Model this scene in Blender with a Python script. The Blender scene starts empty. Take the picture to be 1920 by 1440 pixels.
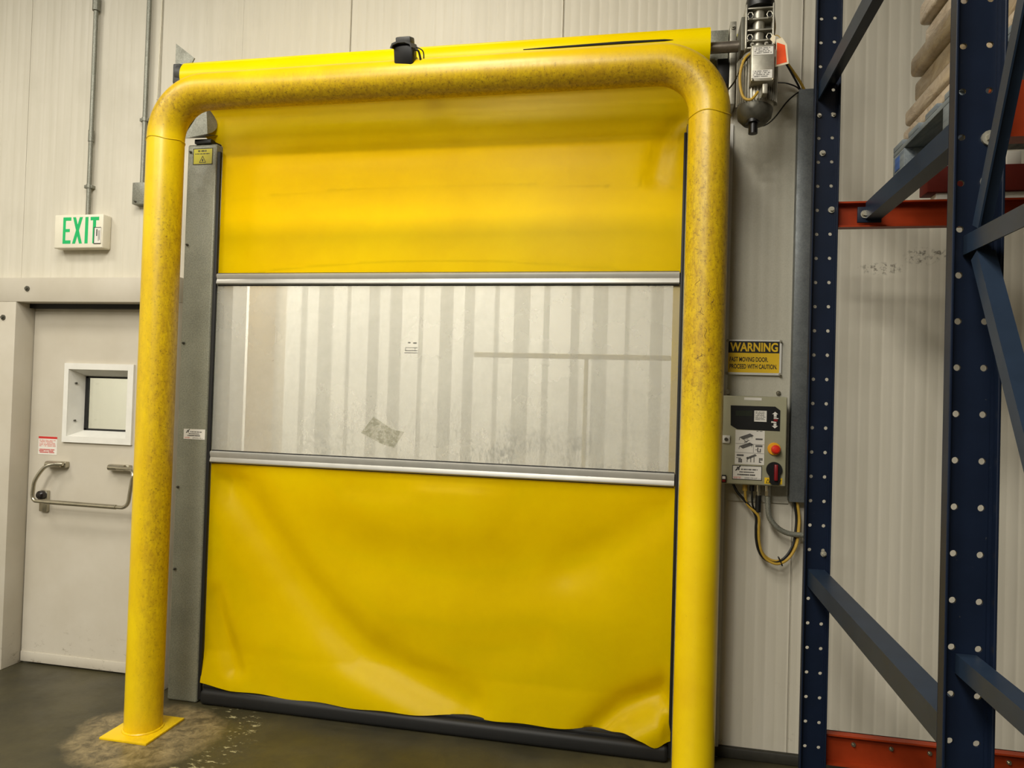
import bpy, bmesh, math, random
from mathutils import Vector, Matrix, noise as mnoise
random.seed(7)
scene = bpy.context.scene
COL = scene.collection
PI = math.pi

# ------------------------------------------------------------------ camera
CAM = Vector((0.0, -3.85, 1.80))
YAW, PITCH, ROLL, FPX = -0.19734726, 0.01704656, -0.03015706, 1346.0
fw = Vector((math.sin(YAW) * math.cos(PITCH), math.cos(YAW) * math.cos(PITCH), math.sin(PITCH)))
rt0 = Vector((math.cos(YAW), -math.sin(YAW), 0)); dn0 = fw.cross(rt0)
rt = math.cos(ROLL) * rt0 + math.sin(ROLL) * dn0
dn = -math.sin(ROLL) * rt0 + math.cos(ROLL) * dn0
cam_d = bpy.data.cameras.new('camera'); cam = bpy.data.objects.new('camera', cam_d); COL.objects.link(cam)
cam_d.sensor_fit = 'HORIZONTAL'; cam_d.sensor_width = 36.0; cam_d.lens = FPX * 36.0 / 1920.0
cam_d.clip_start = 0.05
cam.matrix_world = Matrix(((rt.x, -dn.x, -fw.x, CAM.x), (rt.y, -dn.y, -fw.y, CAM.y), (rt.z, -dn.z, -fw.z, CAM.z), (0, 0, 0, 1)))
scene.camera = cam
# ------------------------------------------------------------------ world, lights, exposure
w = bpy.data.worlds.new('world'); scene.world = w; w.use_nodes = True
w.node_tree.nodes['Background'].inputs['Color'].default_value = (1.0, 0.97, 0.9, 1)
w.node_tree.nodes['Background'].inputs['Strength'].default_value = 0.10
vs = scene.view_settings
vs.view_transform = 'Standard'; vs.look = 'None'; vs.gamma = 1.0; vs.use_curve_mapping = False; vs.exposure = -0.1
scene.cycles.max_bounces = 6; scene.cycles.diffuse_bounces = 4; scene.cycles.glossy_bounces = 3; scene.cycles.transparent_max_bounces = 12

def area(name, loc, sx, sy, power, col=(1.0, 0.955, 0.855)):
    l = bpy.data.lights.new(name, 'AREA'); l.shape = 'RECTANGLE'; l.size = sx; l.size_y = sy
    l.energy = power; l.color = col
    o = bpy.data.objects.new(name, l); COL.objects.link(o); o.location = loc
    return o
area('overhead_area_light', (-1.45, -2.3, 5.1), 1.2, 1.0, 85)
area('overhead_area_light', (-1.45, -4.0, 5.1), 1.2, 1.0, 110)
area('overhead_area_light', (-1.45, -5.9, 5.1), 1.2, 1.0, 220)
area('overhead_area_light', (-1.45, -8.3, 5.1), 1.2, 1.0, 260)
area('overhead_area_light', (-3.4, -5.0, 5.1), 1.2, 1.0, 100)  # extra unseen lamp, added to soften the pipe's shadow on the curtain
area('overhead_area_light', (-3.4, -8.0, 5.1), 1.2, 1.0, 100)  # second added lamp, also there only to blur the pipe shadow
area('overhead_area_light', (-4.8, -2.5, 5.1), 1.2, 1.0, 85)
area('overhead_area_light', (-5.3, -6.5, 5.1), 1.0, 1.0, 100)
area('corridor_area_light', (-1.6, 1.7, 3.75), 1.6, 0.4, 140, (1.0, .975, .93))
area('corridor_area_light', (-4.2, 1.7, 3.75), 1.6, 0.4, 140, (1.0, .975, .93))

area('corridor_area_light', (-1.3, .26, 3.8), 2.4, .12, 55, (1.0, .975, .93))  # unseen strip lamp added to brighten the post and plastic strip fronts

# ------------------------------------------------------------------ helpers
def srgb(r, g, b):
    f = lambda c: (c / 255 / 12.92) if c / 255 <= 0.04045 else ((c / 255 + 0.055) / 1.055) ** 2.4
    return (f(r), f(g), f(b), 1.0)

class B:
    def __init__(s): s.bm = bmesh.new()
    def box(s, x0, x1, y0, y1, z0, z1, bev=0.0, seg=2):
        r = bmesh.ops.create_cube(s.bm, size=1.0); vs_ = r['verts']
        for v in vs_:
            v.co = Vector((x0 + (v.co.x + .5) * (x1 - x0), y0 + (v.co.y + .5) * (y1 - y0), z0 + (v.co.z + .5) * (z1 - z0)))
        if bev > 0:
            es = list({e for v in vs_ for e in v.link_edges})
            bmesh.ops.bevel(s.bm, geom=es, offset=bev, segments=seg, profile=0.5, affect='EDGES')
        return s
    def obox(s, c, ax, ay, az, hx, hy, hz, bev=0.0):
        r = bmesh.ops.create_cube(s.bm, size=2.0); c = Vector(c)
        ax, ay, az = Vector(ax).normalized(), Vector(ay).normalized(), Vector(az).normalized()
        for v in r['verts']: v.co = c + ax * v.co.x * hx + ay * v.co.y * hy + az * v.co.z * hz
        if bev > 0:
            es = list({e for v in r['verts'] for e in v.link_edges})
            bmesh.ops.bevel(s.bm, geom=es, offset=bev, segments=2, profile=0.5, affect='EDGES')
        return s
    def cyl(s, p0, p1, r0, r1=None, n=20, caps=True):
        r1 = r0 if r1 is None else r1
        p0, p1 = Vector(p0), Vector(p1); d = (p1 - p0).normalized()
        u = d.orthogonal().normalized(); v = d.cross(u)
        a = [s.bm.verts.new(p0 + (u * math.cos(2 * PI * i / n) + v * math.sin(2 * PI * i / n)) * r0) for i in range(n)]
        b = [s.bm.verts.new(p1 + (u * math.cos(2 * PI * i / n) + v * math.sin(2 * PI * i / n)) * r1) for i in range(n)]
        for i in range(n): s.bm.faces.new((a[i], a[(i + 1) % n], b[(i + 1) % n], b[i]))
        if caps: s.bm.faces.new(a[::-1]); s.bm.faces.new(b)
        return s
    def tube(s, pts, r, n=10, caps=True):
        pts = [Vector(p) for p in pts]; m = len(pts)
        tan = [(pts[min(i + 1, m - 1)] - pts[max(i - 1, 0)]).normalized() for i in range(m)]
        u = tan[0].orthogonal().normalized(); rings = []
        for i in range(m):
            if i: u = (u - tan[i] * u.dot(tan[i])).normalized()
            v = tan[i].cross(u); rr = r[i] if isinstance(r, (list, tuple)) else r
            rings.append([s.bm.verts.new(pts[i] + (u * math.cos(2 * PI * k / n) + v * math.sin(2 * PI * k / n)) * rr) for k in range(n)])
        for i in range(m - 1):
            for k in range(n): s.bm.faces.new((rings[i][k], rings[i][(k + 1) % n], rings[i + 1][(k + 1) % n], rings[i + 1][k]))
        if caps: s.bm.faces.new(rings[0][::-1]); s.bm.faces.new(rings[-1])
        return s
    def prism(s, poly, y0, y1):          # polygon in XZ, extruded in Y
        a = [s.bm.verts.new((x, y0, z)) for x, z in poly]; b = [s.bm.verts.new((x, y1, z)) for x, z in poly]; n = len(poly)
        s.bm.faces.new(a); s.bm.faces.new(b[::-1])
        for i in range(n): s.bm.faces.new((a[i], b[i], b[(i + 1) % n], a[(i + 1) % n]))
        return s
    def sweep(s, prof, p0, p1, ux, uz):   # closed profile (a,b) swept from p0 to p1
        p0, p1, ux, uz = Vector(p0), Vector(p1), Vector(ux), Vector(uz); n = len(prof)
        a = [s.bm.verts.new(p0 + ux * q[0] + uz * q[1]) for q in prof]; b = [s.bm.verts.new(p1 + ux * q[0] + uz * q[1]) for q in prof]
        s.bm.faces.new(a); s.bm.faces.new(b[::-1])
        for i in range(n): s.bm.faces.new((a[i], b[i], b[(i + 1) % n], a[(i + 1) % n]))
        return s
    def poly(s, pts):
        s.bm.faces.new([s.bm.verts.new(p) for p in pts]); return s
    def rect(s, x0, x1, z0, z1, y):      # flat print facing -Y
        return s.poly([(x0, y, z0), (x1, y, z0), (x1, y, z1), (x0, y, z1)])
    def lathe(s, prof, c, axis='z', n=24):  # prof: (radius, height)
        c = Vector(c); rings = []
        for r, h in prof:
            ring = []
            for k in range(n):
                a = 2 * PI * k / n; x, y = r * math.cos(a), r * math.sin(a)
                p = {'z': Vector((x, y, h)), 'y': Vector((x, h, y)), 'x': Vector((h, x, y))}[axis]
                ring.append(s.bm.verts.new(c + p))
            rings.append(ring)
        for i in range(len(rings) - 1):
            for k in range(n): s.bm.faces.new((rings[i][k], rings[i][(k + 1) % n], rings[i + 1][(k + 1) % n], rings[i + 1][k]))
        s.bm.faces.new(rings[0][::-1]); s.bm.faces.new(rings[-1])
        return s
    def build(s, name, mat, parent=None, origin=None, sharp=35, fix=True):
        off = Vector(parent['_o']) if (parent is not None and '_o' in parent) else Vector(origin or (0, 0, 0))
        if fix: bmesh.ops.recalc_face_normals(s.bm, faces=s.bm.faces)
        for v in s.bm.verts: v.co -= off
        me = bpy.data.meshes.new(name); s.bm.to_mesh(me); s.bm.free()
        for p in me.polygons: p.use_smooth = True
        me.set_sharp_from_angle(angle=math.radians(sharp))
        if mat: me.materials.append(mat)
        o = bpy.data.objects.new(name, me); COL.objects.link(o)
        if parent is not None: o.parent = parent; o['_o'] = tuple(off)
        else: o.location = off
        return o

def thing(name, label, cat, loc=(0, 0, 0), group=None):
    o = bpy.data.objects.new(name, None); COL.objects.link(o); o.location = loc; o['_o'] = tuple(loc)
    o.empty_display_size = 0.1
    o['label'] = label; o['category'] = cat
    if group: o['group'] = group
    return o
def tag(o, label, cat, group=None):
    o['label'] = label; o['category'] = cat
    if group: o['group'] = group
    return o
def struct(o, label=None):
    o['kind'] = 'structure'
    if label: o['label'] = label
    return o
def smooth_path(pts, k=8):
    pts = [Vector(p) for p in pts]; out = []
    for i in range(len(pts) - 1):
        p0 = pts[max(i - 1, 0)]; p1 = pts[i]; p2 = pts[i + 1]; p3 = pts[min(i + 2, len(pts) - 1)]
        for j in range(k):
            t = j / k
            out.append(0.5 * ((2 * p1) + (p2 - p0) * t + (2 * p0 - 5 * p1 + 4 * p2 - p3) * t * t + (3 * p1 - p0 - 3 * p2 + p3) * t ** 3))
    out.append(pts[-1]); return out
def text(body, x0, x1, z0, z1, y, mat, parent, name='lettering', bold=0.0, rot=0):
    cu = bpy.data.curves.new(name, 'FONT'); cu.body = body; cu.size = 1.0; cu.offset = bold
    to = bpy.data.objects.new(name, cu); COL.objects.link(to)
    bpy.context.view_layer.update()
    me = bpy.data.meshes.new_from_object(to); bpy.data.objects.remove(to)
    xs = [v.co.x for v in me.vertices]; ys = [v.co.y for v in me.vertices]
    ax, bx, ay, by = min(xs), max(xs), min(ys), max(ys); off = Vector(parent['_o'])
    for v in me.vertices:
        v.co = Vector((x0 + (v.co.x - ax) / (bx - ax) * (x1 - x0), y, z0 + (v.co.y - ay) / (by - ay) * (z1 - z0))) - off
    me.materials.clear(); me.materials.append(mat)
    o = bpy.data.objects.new(name, me); COL.objects.link(o); o.parent = parent; o['_o'] = tuple(off)
    return o
def print_rows(b, x0, x1, z0, z1, rows, y, fill=0.55, rnd=None, ragged=0.25):
    """rows of small letter-like strokes, too small to read"""
    rnd = rnd or random.Random(1); h = (z1 - z0) / rows
    for r in range(rows):
        zt = z1 - r * h; x = x0; xe = x1 - (x1 - x0) * rnd.random() * ragged
        while x < xe:
            ww = h * rnd.uniform(0.25, 0.6)
            if rnd.random() > 0.16: b.rect(x, min(x + ww * 0.8, xe), zt - h * fill, zt, y)
            x += ww
    return b

# ------------------------------------------------------------------ materials
class N:
    def __init__(s, name):
        s.m = bpy.data.materials.new(name); s.m.use_nodes = True; s.t = s.m.node_tree
        s.p = s.t.nodes['Principled BSDF']; s.co = None
    def new(s, typ, **kw):
        n = s.t.nodes.new(typ)
        for k, v in kw.items(): setattr(n, k, v)
        return n
    def link(s, a, b): s.t.links.new(a, b)
    def coord(s):
        if s.co is None: s.co = s.new('ShaderNodeTexCoord')
        return s.co.outputs['Object']
    def mapping(s, scale=(1, 1, 1), loc=(0, 0, 0)):
        n = s.new('ShaderNodeMapping'); n.inputs['Scale'].default_value = scale; n.inputs['Location'].default_value = loc
        s.link(s.coord(), n.inputs['Vector']); return n.outputs['Vector']
    def noise(s, scale, detail=4, rough=0.6, vec=None, dist=0.0):
        n = s.new('ShaderNodeTexNoise'); n.inputs['Scale'].default_value = scale; n.inputs['Detail'].default_value = detail
        n.inputs['Roughness'].default_value = rough; n.inputs['Distortion'].default_value = dist
        s.link(vec if vec is not None else s.coord(), n.inputs['Vector']); return n.outputs['Fac']
    def ramp(s, fac, lo, hi, a=0.0, b=1.0):
        n = s.new('ShaderNodeMapRange'); n.inputs['From Min'].default_value = lo; n.inputs['From Max'].default_value = hi
        n.inputs['To Min'].default_value = a; n.inputs['To Max'].default_value = b; s.link(fac, n.inputs['Value']); return n.outputs['Result']
    def math(s, op, a, b=None):
        n = s.new('ShaderNodeMath', operation=op)
        for i, x in enumerate((a, b)):
            if x is None: continue
            if isinstance(x, (int, float)): n.inputs[i].default_value = x
            else: s.link(x, n.inputs[i])
        return n.outputs[0]
    def mix(s, fac, a, b):
        n = s.new('ShaderNodeMix', data_type='RGBA')
        if isinstance(fac, (int, float)): n.inputs[0].default_value = fac
        else: s.link(fac, n.inputs[0])
        for i, x in ((6, a), (7, b)):
            if isinstance(x, tuple): n.inputs[i].default_value = x
            else: s.link(x, n.inputs[i])
        return n.outputs[2]
    def xyz(s):
        n = s.new('ShaderNodeSeparateXYZ'); s.link(s.coord(), n.inputs[0]); return n.outputs
    def bump(s, h, strength=0.3, dist=0.002):
        n = s.new('ShaderNodeBump'); n.inputs['Strength'].default_value = strength; n.inputs['Distance'].default_value = dist
        s.link(h, n.inputs['Height']); s.link(n.outputs[0], s.p.inputs['Normal'])
    def set(s, base=None, rough=None, metal=None, spec=None):
        if base is not None:
            if isinstance(base, tuple): s.p.inputs['Base Color'].default_value = base
            else: s.link(base, s.p.inputs['Base Color'])
        if rough is not None:
            if isinstance(rough, (int, float)): s.p.inputs['Roughness'].default_value = rough
            else: s.link(rough, s.p.inputs['Roughness'])
        if metal is not None: s.p.inputs['Metallic'].default_value = metal
        if spec is not None: s.p.inputs['Specular IOR Level'].default_value = spec
        return s.m

def plain(name, c, rough=0.5, metal=0.0, var=0.12, scale=25.0):
    n = N(name); f = n.noise(scale, 3)
    dark = (c[0] * (1 - var), c[1] * (1 - var), c[2] * (1 - var), 1)
    lite = (min(1, c[0] * (1 + var)), min(1, c[1] * (1 + var)), min(1, c[2] * (1 + var)), 1)
    return n.set(n.mix(n.ramp(f, .3, .7), dark, lite), rough, metal)

def mk_panel():
    n = N('painted_panel'); a = srgb(208, 202, 186); b = srgb(200, 194, 177)
    st = n.noise(3.0, 4, vec=n.mapping((6, 1, 0.35))); sm = n.noise(1.3, 5)
    c = n.mix(n.ramp(st, .35, .7), a, b); c = n.mix(n.ramp(sm, .55, .75, 0, .5), c, srgb(186, 180, 163))
    z = n.xyz()[2]
    spk = n.math('MULTIPLY', n.ramp(n.noise(9, 6, .75, vec=n.mapping((1, 1, 1))), .6, .72), n.ramp(z, .45, .02))
    c = n.mix(n.math('MULTIPLY', spk, .8), c, srgb(110, 95, 70))
    # smudged handprint-like scuffs on the wall inside the rack bay
    x = n.xyz()[0]
    def blot(cx, cz, rx, rz):
        dx = n.math('DIVIDE', n.math('SUBTRACT', x, cx), rx); dz = n.math('DIVIDE', n.math('SUBTRACT', z, cz), rz)
        d = n.math('ADD', n.math('MULTIPLY', dx, dx), n.math('MULTIPLY', dz, dz)); return n.ramp(d, 1.0, .3)
    m = n.math('MAXIMUM', n.math('MAXIMUM', blot(1.09, 2.49, .12, .035), blot(1.27, 2.55, .09, .05)), blot(1.35, 2.56, .05, .03))
    m = n.math('MULTIPLY', m, n.ramp(n.noise(45, 4, .7), .5, .62))
    c = n.mix(n.math('MULTIPLY', m, .75), c, srgb(70, 62, 50))
    n.bump(n.noise(90, 2), .04, .001)
    return n.set(c, n.ramp(sm, .3, .7, .42, .6), 0, .4)
M_PANEL = mk_panel()
def mk_door():
    n = N('door_paint'); sm = n.noise(2.2, 5); c = n.mix(n.ramp(sm, .35, .7), srgb(196, 189, 174), srgb(185, 177, 160))
    z = n.xyz()[2]
    d = n.math('MULTIPLY', n.ramp(n.noise(13, 6, .8, vec=n.mapping((1, 1, 2))), .58, .68), n.ramp(z, .30, .02))
    c = n.mix(n.math('MULTIPLY', d, .8), c, srgb(105, 88, 62)); n.bump(n.noise(120, 3), .12, .001)
    return n.set(c, .5, 0, .35)
M_DOOR = mk_door()
def mk_vinyl():
    n = N('yellow_vinyl'); sm = n.noise(1.6, 4)
    c = n.mix(n.ramp(sm, .35, .7), srgb(240, 212, 0), srgb(232, 201, 0))
    spk = n.ramp(n.noise(28, 6, .8), .69, .75); c = n.mix(n.math('MULTIPLY', spk, .5), c, srgb(150, 118, 10))
    wv = n.new('ShaderNodeTexWave', wave_type='BANDS', bands_direction='X'); wv.inputs['Scale'].default_value = 180
    n.link(n.coord(), wv.inputs['Vector']); n.bump(wv.outputs['Fac'], .03, .0005)
    return n.set(c, .30, 0, .12)
M_VINYL = mk_vinyl()
XL, XR, YP, ZT, RP = -2.58, 0.208, -0.505, 3.348, 0.0925
def mk_pipe():
    n = N('scuffed_yellow_pipe'); base = n.mix(n.ramp(n.noise(2.5, 4), .35, .65), srgb(232, 200, 8), srgb(220, 182, 8))
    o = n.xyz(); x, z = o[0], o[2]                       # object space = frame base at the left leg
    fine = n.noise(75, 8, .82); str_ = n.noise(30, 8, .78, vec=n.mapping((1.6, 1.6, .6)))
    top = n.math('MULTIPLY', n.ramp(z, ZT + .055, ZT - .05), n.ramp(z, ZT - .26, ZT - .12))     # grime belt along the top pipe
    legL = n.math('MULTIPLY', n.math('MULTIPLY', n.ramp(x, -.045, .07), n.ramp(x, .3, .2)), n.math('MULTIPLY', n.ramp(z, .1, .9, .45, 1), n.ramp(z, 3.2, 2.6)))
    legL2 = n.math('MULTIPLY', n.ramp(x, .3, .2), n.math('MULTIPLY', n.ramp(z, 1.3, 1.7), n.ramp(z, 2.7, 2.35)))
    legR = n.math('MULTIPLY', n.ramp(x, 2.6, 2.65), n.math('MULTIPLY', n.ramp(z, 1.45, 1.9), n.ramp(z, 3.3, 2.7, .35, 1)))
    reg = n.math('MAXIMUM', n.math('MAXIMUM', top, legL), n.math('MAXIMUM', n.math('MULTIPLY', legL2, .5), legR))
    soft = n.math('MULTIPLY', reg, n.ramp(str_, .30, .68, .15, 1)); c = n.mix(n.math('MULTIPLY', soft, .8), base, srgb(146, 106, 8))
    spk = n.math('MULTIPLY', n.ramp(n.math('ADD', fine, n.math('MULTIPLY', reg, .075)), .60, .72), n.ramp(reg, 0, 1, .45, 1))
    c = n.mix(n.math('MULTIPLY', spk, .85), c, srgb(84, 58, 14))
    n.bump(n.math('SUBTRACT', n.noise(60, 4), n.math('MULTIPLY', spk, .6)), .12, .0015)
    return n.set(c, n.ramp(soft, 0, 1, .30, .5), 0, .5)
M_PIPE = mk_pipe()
def mk_galv(name='galvanised_steel', a=(150, 150, 138), b=(112, 112, 100), metal=.45):
    n = N(name); v = n.new('ShaderNodeTexVoronoi'); v.inputs['Scale'].default_value = 130; n.link(n.coord(), v.inputs['Vector'])
    f = n.math('ADD', n.math('MULTIPLY', n.noise(150, 4, .8), .7), n.math('MULTIPLY', n.noise(3, 4), .3))
    c = n.mix(n.ramp(f, .38, .62), srgb(*b), srgb(*a)); n.bump(v.outputs['Distance'], .05, .0005)
    return n.set(c, n.ramp(n.noise(20, 3), .3, .7, .38, .55), metal)
M_GALV = mk_galv(); M_GALV_D = mk_galv('dull_galvanised', (150, 150, 132), (104, 104, 90), .2)
M_DUCT = mk_galv('duct_steel', (112, 116, 116), (92, 96, 98), .5)
M_ALU = plain('aluminium_bar', srgb(176, 174, 166), .38, .4, .05, 12)
M_CHROME = plain('worn_chrome', srgb(180, 174, 156), .25, .9, .1, 30)
M_STEEL = plain('shaft_steel', srgb(150, 140, 128), .35, .8, .25, 18)
M_CAST = plain('cast_aluminium', srgb(168, 164, 150), .42, .6, .16, 30)
M_CAST_D = plain('dark_cast_aluminium', srgb(92, 90, 80), .5, .5, .2, 30)
M_RUBBER = plain('black_rubber', srgb(13, 13, 12), .62, 0, .2, 30)
M_BLACK = plain('black_plastic', srgb(12, 12, 13), .4, 0, .12, 30)
M_GREYPLASTIC = plain('grey_black_plastic', srgb(62, 62, 60), .5, 0, .15, 30)
M_WHITE = plain('white_enamel', srgb(222, 220, 212), .4, 0, .04, 12)
M_CREAM = plain('cream_plastic', srgb(226, 220, 200), .4, 0, .04, 8)
M_BOX = plain('olive_grey_enclosure', srgb(156, 153, 126), .45, 0, .06, 10)
M_GREEN = plain('exit_green', srgb(10, 178, 100), .4, 0, .06, 10)
M_INK = plain('black_ink', srgb(18, 16, 14), .5, 0, .05, 10)
M_INKGREY = plain('grey_ink', srgb(92, 90, 86), .6, 0, .05, 10)
M_INKBROWN = plain('crack_brown', srgb(96, 70, 14), .7, 0, .1, 20)
M_INKRED = plain('red_ink', srgb(196, 52, 48), .5, 0, .05, 10)
M_INKPINK = plain('faded_red_ink', srgb(214, 130, 120), .5, 0, .05, 10)
M_PAPER = plain('white_label', srgb(220, 216, 206), .5, 0, .04, 10)
M_SIGNYEL = plain('sign_yellow', srgb(226, 186, 30), .4, 0, .05, 8)
M_LABYEL = plain('faded_label_yellow', srgb(200, 190, 20), .4, 0, .07, 14)
M_ESTOP = plain('red_button', srgb(206, 40, 20), .35, 0, .05, 10)
M_ESTOPY = plain('yellow_collar', srgb(226, 160, 24), .4, 0, .05, 10)
M_DKRED = plain('dark_red_plastic', srgb(120, 20, 26), .35, 0, .1, 10)
M_CABY = plain('yellow_cable', srgb(176, 142, 50), .45, 0, .12, 30)
M_CABK = plain('black_cable', srgb(16, 16, 15), .42, 0, .1, 30)
M_TAGORANGE = plain('orange_tag', srgb(255, 84, 14), .5, 0, .08, 60)
M_TAGPAPER = plain('tag_paper', srgb(236, 222, 190), .6, 0, .05, 20)
M_GLASSKNOB = plain('dark_knob', srgb(30, 24, 22), .2, 0, .1, 20)
def mk_rack(name, c, rough=.42):
    n = N(name); f = n.noise(6, 5); k = srgb(*c); d = tuple(v * .72 for v in k[:3]) + (1,)
    col = n.mix(n.ramp(f, .35, .7), k, d); sp = n.ramp(n.noise(70, 5, .8), .68, .74); col = n.mix(n.math('MULTIPLY', sp, .35), col, srgb(120, 120, 110))
    n.bump(n.noise(80, 2), .05, .001); return n.set(col, rough, 0, .22)
M_BLUE = mk_rack('rack_blue', (16, 26, 44)); M_STRUT = mk_rack('strut_blue_grey', (32, 44, 60), .4); M_ORANGE = mk_rack('beam_orange', (150, 52, 20)); M_MAROON = mk_rack('dark_red_wood', (96, 28, 18), .6)
def mk_floor():
    n = N('wet_dark_concrete'); o = n.xyz(); x, y = o[0], o[1]
    a = n.mix(n.ramp(n.noise(1.1, 6), .35, .68), srgb(44, 42, 31), srgb(76, 70, 44))
    a = n.mix(n.ramp(n.noise(26, 7, .8), .45, .75, 0, .55), a, srgb(46, 43, 34))
    gl = n.math('MULTIPLY', n.ramp(y, .05, -.12, 1, 0), .5); 
    # pale mortar ring around the left pipe foot
    def ell(cx, cy, rx, ry):
        dx = n.math('DIVIDE', n.math('SUBTRACT', x, cx), rx); dy = n.math('DIVIDE', n.math('SUBTRACT', y, cy), ry)
        return n.math('SQRT', n.math('ADD', n.math('MULTIPLY', dx, dx), n.math('MULTIPLY', dy, dy)))
    d = n.math('ADD', ell(-2.53, -.55, .39, .36), n.math('MULTIPLY', n.math('SUBTRACT', n.noise(7, 5), .5), .45))
    ring = n.ramp(d, 1.04, .86)
    rc = n.mix(n.ramp(n.noise(14, 6, .75, dist=.6), .38, .68), srgb(84, 75, 54), srgb(152, 136, 98))
    a = n.mix(n.math('MULTIPLY', ring, .9), a, rc)
    flk = n.math('MULTIPLY', n.ramp(n.noise(15, 5, .7, vec=n.mapping((1, 2.2, 1), (3, 1, 0))), .57, .61), n.math('MULTIPLY', n.ramp(d, 1.02, 1.1), n.math('MULTIPLY', n.ramp(d, 1.5, 1.35), n.ramp(x, -2.42, -2.34))))
    a = n.mix(n.math('MULTIPLY', flk, .8), a, srgb(172, 164, 124))
    n.bump(n.noise(60, 6, .7), .22, .003)
    return n.set(a, n.ramp(n.noise(2.4, 5), .35, .7, .28, .6), 0, .45)
M_FLOOR = mk_floor()
M_DARKWALL = plain('grey_warehouse_paint', srgb(112, 108, 98), .7, 0, .1, 1.5)
M_CEIL = plain('ceiling_white', srgb(190, 188, 180), .7, 0, .03, 2)
M_CORR = plain('corridor_wall_cream', srgb(224, 220, 208), .6, 0, .03, 2)
M_RAIL = plain('pale_yellow_paint', srgb(240, 222, 140), .5, 0, .05, 8)
M_TAN = plain('tan_post', srgb(228, 212, 180), .6, 0, .06, 6)
M_KERB = plain('dark_kerb', srgb(40, 38, 30), .6, 0, .25, 20)
def mk_film(name, clear, haze, rough):
    n = N(name); t = n.t; out = t.nodes['Material Output']; t.nodes.remove(n.p)
    tr = n.new('ShaderNodeBsdfTransparent'); tr.inputs['Color'].default_value = (*clear, 1)
    di = n.new('ShaderNodeBsdfDiffuse'); tl = n.new('ShaderNodeBsdfTranslucent'); gl = n.new('ShaderNodeBsdfGlossy')
    gl.inputs['Roughness'].default_value = rough
    scr = n.ramp(n.math('MULTIPLY', n.noise(60, 7, .8, vec=n.mapping((1.0, 1, .5))), n.math('ADD', n.noise(4, 4), .5)), .50, .66); z = n.xyz()[2]; x = n.xyz()[0]
    low = n.math('MULTIPLY', n.ramp(z, .42, .06), n.ramp(x, -1.4, -.2, .35, 1))
    scuff = n.math('MULTIPLY', n.math('MULTIPLY', scr, low), .7)
    dc = n.mix(scuff, (.78, .76, .70, 1), (.40, .40, .36, 1)); n.link(dc, di.inputs['Color']); n.link(dc, tl.inputs['Color'])
    m1 = n.new('ShaderNodeMixShader'); m1.inputs[0].default_value = .45; n.link(di.outputs[0], m1.inputs[1]); n.link(tl.outputs[0], m1.inputs[2])
    hz = n.math('ADD', n.ramp(n.noise(2.2, 5), .3, .75, haze * .75, haze * 1.25), n.math('MULTIPLY', scuff, .4))
    m2 = n.new('ShaderNodeMixShader'); n.link(hz, m2.inputs[0]); n.link(tr.outputs[0], m2.inputs[1]); n.link(m1.outputs[0], m2.inputs[2])
    fr = n.new('ShaderNodeFresnel'); fr.inputs['IOR'].default_value = 1.42
    bp = n.new('ShaderNodeBump'); bp.inputs['Strength'].default_value = .03; bp.inputs['Distance'].default_value = .003
    n.link(n.noise(5, 3), bp.inputs['Height']); n.link(bp.outputs[0], gl.inputs['Normal'])
    m3 = n.new('ShaderNodeMixShader'); n.link(fr.outputs[0], m3.inputs[0]); n.link(m2.outputs[0], m3.inputs[1]); n.link(gl.outputs[0], m3.inputs[2])
    n.link(m3.outputs[0], out.inputs['Surface']); return n.m
M_FILM = mk_film('clear_scuffed_film', (.96, .96, .94), .34, .12)
M_STRIP = mk_film('hazy_strip_film', (.96, .965, .955), .24, .3)
M_GLASS = mk_film('door_pane_glass', (.95, .97, .94), .04, .03)
def mk_residue():
    n = N('tape_residue'); f = n.ramp(n.noise(26, 6, .75), .35, .62)
    n.set(n.mix(f, srgb(140, 138, 116), srgb(190, 186, 164)), .7); n.link(n.ramp(f, 0, 1, .75, .2), n.p.inputs['Alpha']); return n.m
M_RESIDUE = mk_residue()
def mk_wood(name, a, b):
    n = N(name); f = n.noise(5, 6, .7, vec=n.mapping((9, 1.0, 9))); n.bump(f, .3, .002)
    return n.set(n.mix(n.ramp(f, .3, .7), srgb(*a), srgb(*b)), .7)
M_PALLET = mk_wood('blue_grey_pallet_wood', (118, 124, 124), (66, 76, 86)); M_PALBLUE = mk_wood('blue_painted_wood', (50, 84, 140), (34, 58, 104))
def mk_sack():
    n = N('wrapped_paper_sack'); f = n.noise(9, 6, .7, vec=n.mapping((1, 1, 2.2)), dist=1.2); n.bump(f, .6, .012)
    return n.set(n.mix(n.ramp(f, .3, .7), srgb(186, 172, 152), srgb(150, 134, 114)), .24, 0, .7)
M_SACK = mk_sack()
M_SACKW = plain('white_printed_sack', srgb(220, 206, 196), .3, 0, .1, 9)

# ------------------------------------------------------------------ the building
H = 5.4
fl = struct(B().box(-7, 6, -11, 3.2, -.1, 0).build('floor', M_FLOOR))
struct(B().box(-7, 6, -11, 0.12, H, H + .1).build('ceiling', M_DARKWALL))
struct(B().box(-7.1, -7, -11, 3.2, 0, H).build('wall_left', M_PANEL))
struct(B().box(6, 6.1, -11, 3.2, 0, H).build('wall_right', M_DARKWALL))
struct(B().box(-7, 6, -11.1, -11, 0, H).build('wall_front', M_DARKWALL))
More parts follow.
